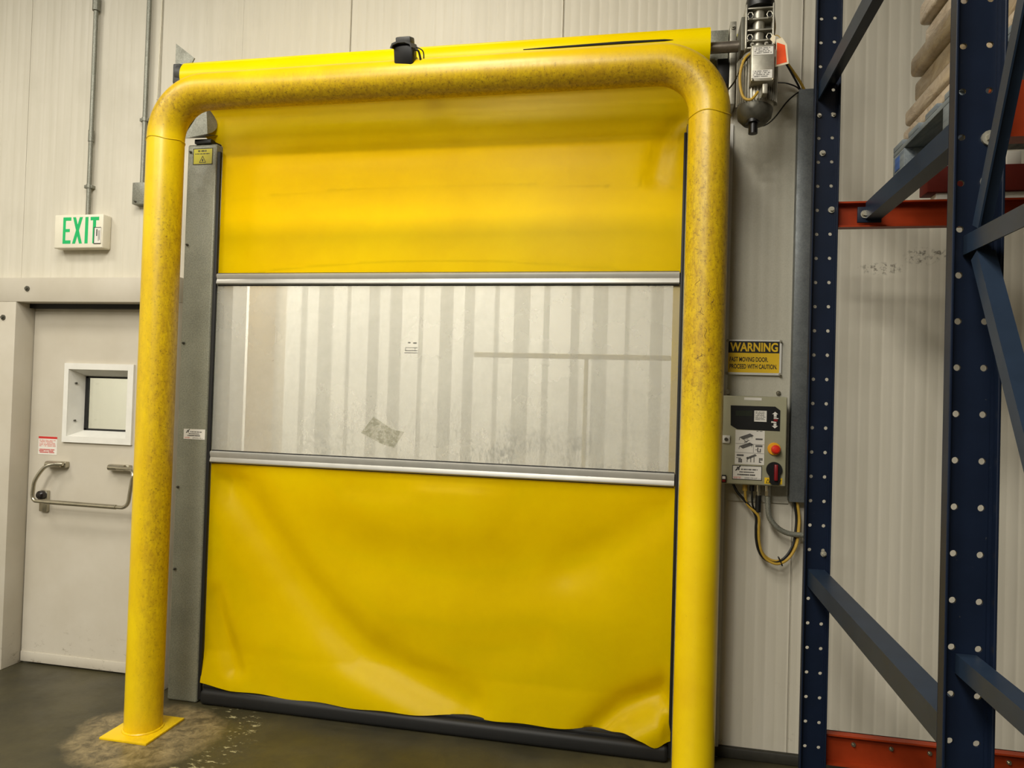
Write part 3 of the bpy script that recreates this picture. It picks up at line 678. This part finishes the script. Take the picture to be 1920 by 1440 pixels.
tag(B().tube(smooth_path([(.428, -.345, 3.115), (.48, -.25, 3.14), (.54, -.16, 3.21), (.61, -.10, 3.315), (.672, -.07, 3.37), (.69, -.05, 3.345)], 8), .0036, 8).build('hanging_wire', M_CABK), 'thin black wire hanging from the motor plug to the duct', 'cable')
tg = thing('hang_tag', 'orange and cream hang tag tied to the gear motor', 'tag', (.525, -.43, 3.34))
B().prism([(.497, 3.340), (.556, 3.352), (.546, 3.44), (.525, 3.474), (.500, 3.466)], -.432, -.430).build('tag_card', M_TAGPAPER, tg)
B().poly([(.503, -.4325, 3.349), (.548, -.4325, 3.359), (.538, -.4325, 3.438), (.503, -.4325, 3.452)]).build('orange_print', M_TAGORANGE, tg, fix=False)
B().prism([(.466, 3.448), (.486, 3.425), (.490, 3.46), (.478, 3.47)], -.476, -.4745).build('paper_flap', M_TAGPAPER, tg)
B().tube(smooth_path([(.523, -.431, 3.466), (.51, -.40, 3.50), (.50, -.36, 3.52)], 6), .002, 6).build('tie_wire', M_CABY, tg)

# ------------------------------------------------------------------ wall things, left
ex = thing('exit_sign', 'cream exit sign with green EXIT letters on the wall over the white door', 'exit sign', (-3.50, -.035, 2.63))
B().box(-3.673, -3.326, -.07, -.0, 2.628, 2.836, .008, 3).build('housing', M_CREAM, ex)
yy = -.0706
def letter(parts):
    b = B()
    for p in parts:
        if len(p) == 4: b.box(p[0], p[1], yy, yy + .002, p[2], p[3])
        else: b.prism(p[0], yy, yy + .002) if False else b.prism(p[0] if isinstance(p[0], list) else list(p), yy, yy + .002)
    return b
zt, zb = 2.819, 2.656; th = .021
letter([(-3.609, -3.590, zb, zt), (-3.590, -3.552, zt - th, zt), (-3.590, -3.560, 2.728, 2.747), (-3.590, -3.552, zb, zb + th)]).build('letter', M_GREEN, ex)
xl, xr = -3.540, -3.470
letter([([(xl, zt), (xl + .021, zt), (xr, zb), (xr - .021, zb)],), ]).prism([(xl, zb), (xl + .021, zb), (xr, zt), (xr - .021, zt)], yy - .0005, yy + .002).build('letter', M_GREEN, ex, fix=True)
letter([(-3.452, -3.430, zb, zt)]).build('letter', M_GREEN, ex)
letter([(-3.415, -3.355, zt - th, zt), (-3.397, -3.375, zb, zt - th)]).build('letter', M_GREEN, ex)
s = B().box(-3.382, -3.336, -.0735, -.070, 2.657, 2.752).build('label_plate', M_PAPER, ex)
q = B()
for a, b, c, d in ((-3.386, -3.381, 2.655, 2.754), (-3.386, -3.336, 2.751, 2.755), (-3.386, -3.336, 2.653, 2.657)): q.rect(a, b, c, d, -.0738)
q.rect(-3.368, -3.361, 2.70, 2.742, -.0738); q.rect(-3.354, -3.351, 2.67, 2.735, -.0738); q.rect(-3.346, -3.343, 2.675, 2.735, -.0738); q.build('print', M_INK, s, fix=False)
def conduit(x, z0, z1, lab, clamps, r=.0135):
    c = thing('conduit', lab, 'conduit', (x, -.025, z0))
    B().cyl((x, -.026, z0), (x, -.026, z1), r, n=16).build('pipe', M_GALV, c)
    for z in clamps:
        B().box(x - .034, x + .022, -.030, 0, z - .010, z + .010, .002).cyl((x, -.026, z - .011), (x, -.026, z + .011), r + .004, n=16).build('strap_clamp', M_GALV, c)
    return c
c1 = conduit(-3.475, 2.83, 5.38, 'steel conduit rising from the top of the exit sign', (3.02,))
B().cyl((-3.475, -.026, 3.30), (-3.475, -.026, 3.37), .0165, n=16).build('coupling', M_GALV, c1)
B().cyl((-3.475, -.026, 4.12), (-3.475, -.026, 4.20), .022, n=16).build('coupling', M_GALV, c1)
conduit(-3.10, 3.02, 5.38, 'steel conduit running down the wall behind the yellow pipe corner', (3.42,))
jb = thing('junction_box', 'small grey steel box on the wall beside the yellow pipe', 'junction box', (-3.09, -.03, 2.9))
B().box(-3.145, -3.035, -.055, 0, 2.895, 3.028, .004).build('box_body', M_GALV, jb); bolt(B(), -3.118, -.055, 2.91, .004).build('screw', M_CAST_D, jb)
tag(B().tube(smooth_path([(-3.026, -.008, 5.3), (-3.027, -.008, 4.2), (-3.03, -.008, 3.9), (-3.035, -.008, 3.55)], 8), .0035, 6).build('bell_wire', M_CREAM), 'thin cream wire running down beside the wall conduit', 'cable')

# ------------------------------------------------------------------ wall things, right
cv = thing('cover_sheet', 'thin grey ribbed sheet on the wall behind the motor and warning sign', 'wall sheet', (.52, -.015, 1.4))
cb = B(); xs = [.36 + i * (.672 - .36) / 24 for i in range(25)]
for i in range(24):
    ya, yb = -.012 - (.0012 if (i % 4 in (1,)) else 0), -.012 - (.0012 if ((i + 1) % 4 in (1,)) else 0)
    cb.poly([(xs[i], ya, 1.30), (xs[i + 1], yb, 1.30), (xs[i + 1], yb, 3.395), (xs[i], ya, 3.395)])
bmesh.ops.remove_doubles(cb.bm, verts=cb.bm.verts, dist=.0003); bmesh.ops.solidify(cb.bm, geom=cb.bm.faces[:], thickness=.002)
M_SHEET = mk_galv('pale_sheet', (192, 188, 172), (180, 176, 160), .0)
cb.build('sheet', M_SHEET, cv, sharp=20, fix=False)
bolt(B(), .612, -.014, 1.856, .008).build('bolt', M_CHROME, cv); bolt(B(), .362, -.014, 1.856, .008).build('bolt', M_CHROME, cv)
du = thing('wire_duct', 'tall galvanised wire duct beside the blue rack column', 'wire duct', (.70, -.04, 1.32))
B().box(.667, .745, -.08, -.0, 1.319, 3.378, .003).build('duct_body', M_DUCT, du)
B().box(.664, .748, -.083, -.079, 1.319, 3.378, .001).build('duct_lid', M_DUCT, du)

sg = thing('warning_sign', 'yellow and black WARNING fast moving door sign screwed to the wall', 'sign', (.486, -.03, 1.945))
B().box(.352, .621, -.030, -.018, 1.945, 2.124, .002).build('sign_plate', M_WHITE, sg)
B().rect(.361, .610, 1.957, 2.057, -.0304).build('yellow_field', M_SIGNYEL, sg, fix=False)
B().rect(.361, .610, 2.057, 2.117, -.0304).build('black_field', M_INK, sg, fix=False)
text('WARNING', .369, .602, 2.064, 2.110, -.0308, M_SIGNYEL, sg, bold=.03)
text('FAST MOVING DOOR.', .369, .556, 2.012, 2.036, -.0308, M_INK, sg, bold=.026)
text('PROCEED WITH CAUTION.', .369, .600, 1.976, 2.000, -.0308, M_INK, sg, bold=.026)
for x in (.357, .615):
    for z in (1.951, 2.118): bolt(B(), x, -.030, z, .005).build('screw', M_CAST, sg)

cbx = thing('control_box', 'olive grey door control box with red stop button and rotary switch', 'control box', (.48, -.08, 1.40))
FY = -.16
B().box(.305, .632, FY, -.02, 1.400, 1.836, .006).build('enclosure', M_BOX, cbx)
B().box(.309, .628, FY - .004, FY + .002, 1.404, 1.832, .003).build('lid', M_BOX, cbx)
FY -= .0045
dp = B().prism([(.366, 1.788), (.575, 1.788), (.599, 1.770), (.599, 1.669), (.400, 1.671), (.368, 1.690)], FY - .001, FY + .001).build('display_panel', M_BLACK, cbx); dp['label'] = 'black display panel with arrow logo'
y1 = FY - .0014
B().rect(.390, .468, 1.738, 1.764, y1).build('screen', plain('dim_lcd', srgb(38, 44, 34), .3), dp, fix=False)
s = B().rect(.478, .536, 1.712, 1.766, y1).build('label', M_PAPER, dp, fix=False)
print_rows(B(), .483, .531, 1.718, 1.761, 7, y1 - .0004, .5, random.Random(11)).build('print', M_INKGREY, s, fix=False)
ar = B(); X = .575
ar.poly([(X - .014, y1, 1.751), (X + .014, y1, 1.751), (X, y1, 1.763)]); ar.rect(X - .006, X + .007, 1.742, 1.7505, y1); ar.rect(X - .006, X + .007, 1.735, 1.740, y1); ar.rect(X - .006, X + .016, 1.7285, 1.7325, y1)
ar.poly([(X + .014, y1, 1.694), (X - .014, y1, 1.694), (X, y1, 1.682)]); ar.rect(X - .006, X + .007, 1.695, 1.7035, y1); ar.rect(X - .006, X + .007, 1.7055, 1.7085, y1)
ar.poly([(X - .017, y1, 1.709), (X + .007, y1, 1.7105), (X + .007, y1, 1.7135), (X - .017, y1, 1.7165)]); ar.build('arrow_logo', M_PAPER, dp, fix=False)
B().rect(X - .006, X + .012, 1.716, 1.727, y1).build('arrow_logo', M_DKRED, dp, fix=False)
s = B().box(.392, .529, FY - .0008, FY + .001, 1.501, 1.668).build('diagram_label', M_PAPER, cbx); s['label'] = 'white label with assembly diagrams'
y1 = FY - .0012; k = B(); kg = B(); rr = random.Random(3)
def ln(b, x0, z0, x1, z1, th=.0012):
    b.obox(((x0 + x1) / 2, y1, (z0 + z1) / 2), (x1 - x0, 0, z1 - z0), (0, 1, 0), (-(z1 - z0), 0, x1 - x0), math.hypot(x1 - x0, z1 - z0) / 2, .0002, th)
for zo in (0, -.044):
    for i in range(6): ln(kg, .412 + i * .003, 1.632 + zo - i * .002, .462 + i * .003, 1.652 + zo - i * .002, .0014)
    ln(kg, .412, 1.632 + zo, .410, 1.618 + zo); ln(kg, .470, 1.648 + zo, .470, 1.630 + zo)
for i in range(8): ln(k, .425 + rr.random() * .03, 1.605 + rr.random() * .02, .43 + rr.random() * .03, 1.61 + rr.random() * .02, .0008)
ln(k, .478, 1.560, .478, 1.598, .0006); ln(k, .394, 1.558, .528, 1.556, .0006); ln(k, .394, 1.602, .528, 1.600, .0006)
for i in range(4): ln(kg, .445 + i * .002, 1.532 - i * .002, .488 + i * .002, 1.552 - i * .002, .0014)
for x in (.450, .467, .482): ln(k, x, 1.512, x, 1.538, .0014)
for (a, b_, c, d) in ((.487, 1.622, .520, 1.630), (.487, 1.588, .520, 1.597), (.400, 1.540, .433, 1.549)): kg.rect(a, c, b_, d, y1)
for (cx, cz) in ((.505, 1.574), (.418, 1.521), (.514, 1.523)):
    for i in range(3):
        for j in range(4):
            if rr.random() > .35: k.rect(cx - .009 + i * .006, cx - .004 + i * .006, cz - .012 + j * .006, cz - .007 + j * .006, y1)
ln(k, .487, 1.574, .496, 1.574); ln(k, .398, 1.532, .408, 1.532); k.rect(.49, .50, 1.664, 1.6665, y1); k.rect(.505, .518, 1.664, 1.6665, y1)
k.build('diagram_print', M_INK, s, fix=False); kg.build('diagram_print', M_INKGREY, s, fix=False)
dealer(.381, .520, 1.425, 1.495, FY - .0008, cbx, True)
B().box(.429, .511, FY - .0008, FY + .001, 1.816, 1.829).build('label_strip', M_PAPER, cbx)
lt = B().box(.329, .366, FY - .006, FY + .002, 1.601, 1.639, .002).build('latch', M_WHITE, cbx); B().cyl((.348, FY - .006, 1.62), (.348, FY - .009, 1.62), .009, n=14).build('key_slot', M_CAST_D, lt)
s = B().box(.329, .353, FY - .006, FY + .002, 1.406, 1.444, .002).build('rocker_switch', M_BLACK, cbx); B().box(.334, .349, FY - .009, FY - .005, 1.411, 1.421).build('rocker', M_DKRED, s); B().box(.334, .349, FY - .009, FY - .005, 1.425, 1.438).build('rocker', M_PAPER, s)
es = B().lathe([(.001, -.012), (.029, -.011), (.031, -.006), (.031, .001)], (.574, FY, 1.582), 'y', 24).build('stop_button', M_ESTOPY, cbx); es['label'] = 'red mushroom stop button on yellow collar'
B().lathe([(.001, -.046), (.014, -.044), (.020, -.038), (.022, -.026), (.016, -.020), (.014, -.010)], (.578, FY, 1.581), 'y', 24).build('mushroom_cap', M_ESTOP, es)
s = B().box(.533, .615, FY - .0008, FY + .001, 1.411, 1.441).build('hazard_label', M_SIGNYEL, cbx)
q = B(); ln(q, .541, 1.416, .549, 1.434); ln(q, .549, 1.434, .557, 1.416); ln(q, .541, 1.416, .557, 1.416); ln(q, .600, 1.418, .610, 1.432); q.build('print', M_INK, s, fix=False)
sw = B().cyl((.576, FY, 1.482), (.576, FY - .012, 1.482), .037, n=28).build('rotary_switch', M_BLACK, cbx); sw['label'] = 'black rotary isolator switch with red grip'
B().prism([(.552, 1.475), (.556, 1.418), (.566, 1.409), (.594, 1.409), (.602, 1.418), (.604, 1.475)], FY - .016, FY).build('switch_tail', M_BLACK, sw)
B().box(.574, .590, FY - .034, FY - .010, 1.430, 1.508, .004).build('grip', M_DKRED, sw)
for x, m in ((.451, M_CABY), (.484, M_BLACK), (.514, M_CHROME), (.558, M_CHROME)):
    B().cyl((x, -.10, 1.400), (x, -.10, 1.365), .012 if x < .55 else .017, n=14).build('cable_gland', m, cbx)
B().cyl((.516, -.10, 1.345), (.515, -.10, 1.262), .014, n=16).build('inline_plug', M_BLACK, cbx)
B().cyl((.515, -.10, 1.37), (.516, -.10, 1.34), .009, n=14).build('plug_collar', M_CHROME, cbx)
loop = [(.503, -.10, 1.248), (.507, -.10, 1.18), (.510, -.10, 1.125), (.524, -.10, 1.07), (.552, -.10, 1.033), (.60, -.10, 1.018), (.650, -.09, 1.045), (.688, -.08, 1.11), (.702, -.06, 1.19), (.704, -.05, 1.25), (.692, -.045, 1.33)]
off = lambda d, e: [(p[0] + d, p[1] + e, p[2] - abs(d) * .3) for p in loop]
tag(B().tube(smooth_path([(.390, -.10, 1.402), (.415, -.10, 1.355), (.447, -.10, 1.32)] + loop, 6), .0065, 10).build('looped_cable', M_CABK), 'thick black cable looping from control box left side to the duct', 'cable')
tag(B().tube(smooth_path([(.451, -.10, 1.372), (.462, -.10, 1.30)] + off(.013, -.008), 6), .0065, 10).build('looped_cable', M_CABY), 'yellow cable hanging in a loop under the control box', 'cable')
tag(B().tube(smooth_path([(.484, -.10, 1.372), (.488, -.10, 1.30)] + off(.004, .012), 6), .005, 10).build('looped_cable', M_CABK), 'thin black cable bundled behind the yellow loop below the control box', 'cable')
tag(B().tube(smooth_path([(.515, -.10, 1.265), (.52, -.105, 1.21)] + [(p[0] + .010, p[1] + .004, p[2] + .008) for p in loop[2:]], 6), .0055, 10).build('looped_cable', M_CABY), 'yellow cable leaving the black inline plug and joining the loop', 'cable')
tag(B().obox((.626, -.098, 1.026), (1, 0, .45), (0, 1, 0), (-.45, 0, 1), .003, .014, .022).build('cable_tie', M_BLACK), 'black cable tie around the bottom of the cable loop', 'cable tie')
fx = thing('flexible_conduit', 'silver flexible conduit curving from the control box behind the rack column', 'conduit', (.56, -.10, 1.37))
fp = smooth_path([(.558, -.10, 1.372), (.562, -.10, 1.29), (.572, -.10, 1.235), (.612, -.10, 1.188), (.665, -.095, 1.164), (.727, -.09, 1.160), (.80, -.085, 1.160)], 10)
B().tube(fp, [.0125 + (.0012 if i % 2 else 0) for i in range(len(fp))], 14).build('hose', M_GALV, fx); B().cyl((.558, -.10, 1.37), (.558, -.10, 1.345), .018, n=8).build('fitting', M_CHROME, fx)

# ------------------------------------------------------------------ pallet rack
WB, FL_, TK, PIT, HZ = .1016, .033, .006, .1016, 4.9
def column_mesh(phase):
    b = B(); bm = b.bm; hw = WB / 2; hr = .0073
    nrow = int(HZ / PIT); z_first = phase - PIT / 2
    while z_first > 0: z_first -= PIT
    def plate(yf, z0, z1, hz):
        rows = []
        for sx in (-1, 1):
            xa, xb = (-hw, 0) if sx < 0 else (0, hw); hx = sx * .0265
            ang = []
            for cx, cz in ((xa, z0), (xb, z0), (xb, z1), (xa, z1)): ang.append(math.atan2(cz - hz, cx - hx))
            ang += [i * PI / 6 for i in range(-6, 6)]; ang = sorted({round(a, 4) for a in ang})
            inn, out = [], []
            for a in ang:
                c, s_ = math.cos(a), math.sin(a); t = 9
                if c > 1e-6: t = min(t, (xb - hx) / c)
                if c < -1e-6: t = min(t, (xa - hx) / c)
                if s_ > 1e-6: t = min(t, (z1 - hz) / s_)
                if s_ < -1e-6: t = min(t, (z0 - hz) / s_)
                inn.append((hx + hr * c, hz + hr * s_)); out.append((hx + t * c, hz + t * s_))
            n = len(ang); R = {}
            for yv in (yf, yf - TK):
                R[yv] = ([bm.verts.new((x, yv, z)) for x, z in inn], [bm.verts.new((x, yv, z)) for x, z in out])
            for i in range(n):
                j = (i + 1) % n
                for yv in R: bm.faces.new((R[yv][0][i], R[yv][0][j], R[yv][1][j], R[yv][1][i]))
                bm.faces.new((R[yf][0][i], R[yf][0][j], R[yf - TK][0][j], R[yf - TK][0][i]))
    z = z_first
    while z < HZ - .01:
        a, c = max(0, z), min(HZ, z + PIT)
        if c - a > .04 and a < z + PIT / 2 - .01 < c: plate(0.0, a, c, z + PIT / 2)
        else: b.box(-hw, hw, -TK, 0, a, c)
        z += PIT
    for sx in (-1, 1):
        x0 = sx * hw - (TK if sx > 0 else 0)
        b.box(x0, x0 + TK, -FL_, 0, 0, HZ, .0015, 1)
        b.box(x0 - (0.006 if sx > 0 else -TK), x0 + (0 if sx > 0 else TK + .006), -.012, -TK, 0, HZ)
    bmesh.ops.recalc_face_normals(bm, faces=bm.faces)
    me = bpy.data.meshes.new('column'); bm.to_mesh(me); bm.free(); me.materials.append(M_BLUE); return me
CMF, CMN = column_mesh(.0806), column_mesh(.0635)
def upright(x, lab):
    r = thing('rack_upright', lab, 'rack frame', (x, -1.9, 0), 'blue rack frames')
    for y, me in ((-.65, CMF), (-2.11, CMN), (-3.22, CMN)):
        o = bpy.data.objects.new('column', me); COL.objects.link(o); o.parent = r; o.location = (0, y + 1.9, 0); o['_o'] = (x, -1.9, 0)
    ang = [(-.034, .034), (.034, .034), (.034, .028), (-.028, .028), (-.028, -.034), (-.034, -.034)]
    for z in (1.085, 3.12, .15):
        B().sweep(ang, (x, -.657, z), (x, -2.108, z), (1, 0, 0), (0, 0, 1)).build('strut', M_STRUT, r, sharp=20)
    for z in (1.25, 2.16, 3.07):
        B().sweep([(q[0] * .62, q[1] * .62) for q in ang], (x, -2.12, z), (x, -3.22, z), (1, 0, 0), (0, 0, 1)).build('strut', M_STRUT, r, sharp=20)
    def diag(y0, z0, y1_, z1):
        d = Vector((0, y1_ - y0, z1 - z0)).normalized(); n = Vector((0, -d.z, d.y))
        B().sweep([(-.018, -.014), (.018, -.014), (.018, -.010), (-.014, -.010), (-.014, .018), (-.018, .018)], (x, y0, z0), (x, y1_, z1), (1, 0, 0), n).build('diagonal_brace', M_STRUT, r, sharp=20)
    diag(-2.17, 2.19, -3.19, 4.40); diag(-2.17, 2.13, -3.19, .30)
    for (bx, y, z, rr_) in ((.0285, -.656, 2.620, .009), (-.012, -.656, 2.86, .008), (.0285, -.656, 3.02, .006), (-.028, -.656, 3.02, .006), (-.028, -2.116, .98 + .02, .013), (.028, -2.116, 1.0, .013), (.028, -2.116, 2.396, .011), (.028, -2.116, 2.30, .011), (.028, -.656, 1.185, .008)):
        bolt(B(), x + bx, y, z, rr_).build('bolt', M_CAST, r)
    return r
UX = .674
upright(UX, 'navy blue perforated rack upright with struts beside the control box')
upright(3.20, 'navy blue perforated rack upright at the far end of the rack bay')
def beam(y, z0, z1, lab, face=-1, holes=()):
    b = thing('rack_beam', lab, 'rack beam', (1.9, y, z0)); x0, x1 = UX + WB / 2 + .002, 3.20 - WB / 2 - .002; t = .007
    B().box(x0, x1, y - t, y, z0, z1).box(x0, x1, y + (0 if face > 0 else -.042), y + (.042 if face > 0 else 0), z1 - t, z1).box(x0, x1, y + (0 if face > 0 else -.042), y + (.042 if face > 0 else 0), z0, z0 + t).build('channel', M_ORANGE, b)
    for x, z in holes: bolt(B(), x, y - t, z, .006).build('bolt', M_CHROME, b)
    return b
beam(-.60, .312, .440, 'low orange rack beam near the floor inside the rack bay', -1, [(.846 + .145 * i, .395) for i in range(8)])
beam(-.625, 2.545, 2.652, 'orange rear rack beam below the pallet of sacks, by the wall', -1)
beam(-2.09, 2.405, 2.530, 'orange front rack beam behind the perforated column under the load', 1)
sp = thing('pallet_support_bar', 'blue grey pallet support bar crossing between the rear and front beams', 'support bar', (.85, -1.4, 2.53))
B().sweep([(-.03, -.035), (.03, -.035), (.03, -.028), (-.023, -.028), (-.023, .035), (-.03, .035)], (.86, -.68, 2.608), (.86, -2.046, 2.608), (1, 0, 0), (0, 0, 1)).build('bar', M_STRUT, sp)
B().box(.800, .892, -.680, -.668, 2.560, 2.625, .002).build('end_tab', M_BLUE, sp); bolt(B(), .826, -.68, 2.593, .011).build('bolt', M_CHROME, sp)
sp2 = thing('pallet_support_bar', 'blue grey pallet support bar under the far side of the sack pallet', 'support bar', (1.75, -1.4, 2.53))
B().sweep([(-.03, -.035), (.03, -.035), (.03, -.028), (-.023, -.028), (-.023, .035), (-.03, .035)], (1.75, -.68, 2.608), (1.75, -2.046, 2.608), (1, 0, 0), (0, 0, 1)).build('bar', M_STRUT, sp2)
B().box(1.70, 1.79, -.680, -.668, 2.560, 2.625, .002).build('end_tab', M_BLUE, sp2)
tag(B().box(1.10, 2.9, -.665, -.60, 2.6525, 2.678, .002).build('wall_gap_strip', M_PAPER, origin=(2, -.63, 2.652)), 'white strip standing in for wall seen above the orange rear rack beam', 'strip')  # added white strip in place of the wall visible through a gap
tag(B().box(1.06, 2.95, -.68, -.59, 2.6785, 2.785, .004).build('timber', M_MAROON, origin=(2, -.63, 2.678)), 'dark red timber lying along the rear rack beam', 'timber')
tag(B().box(1.355, 1.408, -.665, -.61, 2.7855, 2.842, .003).build('white_block', M_PAPER, origin=(1.38, -.64, 2.785)), 'small white block sitting on the dark red timber', 'block')
# pallet
pal = thing('pallet', 'worn blue grey wooden pallet high in the rack carrying sacks', 'pallet', (1.38, -1.5, 2.645))
PX0, PX1, PY0, PY1, PZ = .85, 1.95, -2.02, -.955, 2.6445
for x in (PX0, (PX0 + PX1) / 2 - .05, PX1 - .10):
    B().box(x, x + .10, PY0, PY1, PZ, PZ + .018, .002).build('bottom_board', M_PALLET, pal)
    for i, y in enumerate((PY0, (PY0 + PY1) / 2 - .06, PY1 - .12)):
        bl = B().box(x, x + .10, y, y + .12, PZ + .018, PZ + .088, .003).build('block', M_PALLET, pal)
        if i == 2: B().box(x - .0015, x + .02, y + .045, y + .095, PZ + .026, PZ + .076, .001).build('paint_mark', M_PALBLUE, bl)
    B().box(x, x + .10, PY0, PY1, PZ + .088, PZ + .105, .002).build('stringer_board', M_PALLET, pal)
for i in range(7):
    y = PY0 + i * (PY1 - PY0 - .10) / 6; B().box(PX0, PX1, y, y + .10, PZ + .1055, PZ + .125, .002).build('deck_board', M_PALLET, pal)
ld = thing('wrapped_sack_load', 'pale shrink wrapped stack of sacks on the high pallet', 'load', (1.4, -1.5, PZ + .126))
z = PZ + .1255
for i, (yb, h, dx) in enumerate(((-.985, .05, .0), (-1.02, .06, .010), (-1.085, .075, .004), (-1.12, .07, -.006), (-1.165, .08, .008), (-1.18, .075, .0), (-1.205, .085, .008), (-1.20, .08, .002), (-1.22, .085, .008), (-1.23, .085, .0), (-1.24, .085, .01))):
    y0 = PY0 + .03; n = 2
    for k in range(2):
        for j in range(2):
            ya = y0 + (yb - y0) * k / 2; yb2 = y0 + (yb - y0) * (k + 1) / 2; xa = PX0 + .012 + dx + j * .54; jj = .008 * math.sin(i * 3.1 + k * 1.7 + j)
            sb = B().box(xa + jj, xa + .535 + jj, ya + .002, yb2 - .002, z, z + h, min(.016, h * .3), 3)
            sk = sb.build('sack', M_SACKW if i >= 7 else M_SACK, ld, sharp=60)
            if i >= 7 and j == 0:
                pq = B(); xx = xa + jj - .0006
                pq.poly([(xx, ya + .06, z + h * .38), (xx, ya + .06, z + h * .62), (xx, yb2 - .06, z + h * .62), (xx, yb2 - .06, z + h * .38)]); pq.build('red_print', M_INKPINK, sk, fix=False)
    z += h + .001

# ------------------------------------------------------------------ behind the clear window
sc_ = thing('strip_curtain', 'hazy clear plastic strip curtain hanging behind the rolling door', 'strip curtain', (-1.1, .50, 0))
B().box(-2.45, .25, .47, .50, 3.0, 3.06).build('hanging_rail', M_GALV, sc_)
for i in range(16):
    x = -2.47 + i * .162 + .02 * math.sin(i * 2.3); B().box(x, x + .222, .485 + (i % 2) * .012, .489 + (i % 2) * .012, .02, 3.02).build('strip', M_STRIP, sc_)
tag(B().box(-2.71, -2.49, .55, .66, 0, 3.5, .004).build('corridor_post', M_TAN, origin=(-2.6, .6, 0)), 'tan post standing behind the left end of the clear window', 'post')
gr = thing('yellow_rail', 'yellow guard rail seen faintly through the clear window', 'guard rail', (-.3, .63, 0))
B().box(-1.15, .6, .62, .65, 2.045, 2.077, .005).build('rail', M_RAIL, gr); B().box(-.44, -.415, .62, .65, 0, 2.045, .005).build('rail_post', M_RAIL, gr)

for o in bpy.data.objects:
    if '_o' in o: del o['_o']
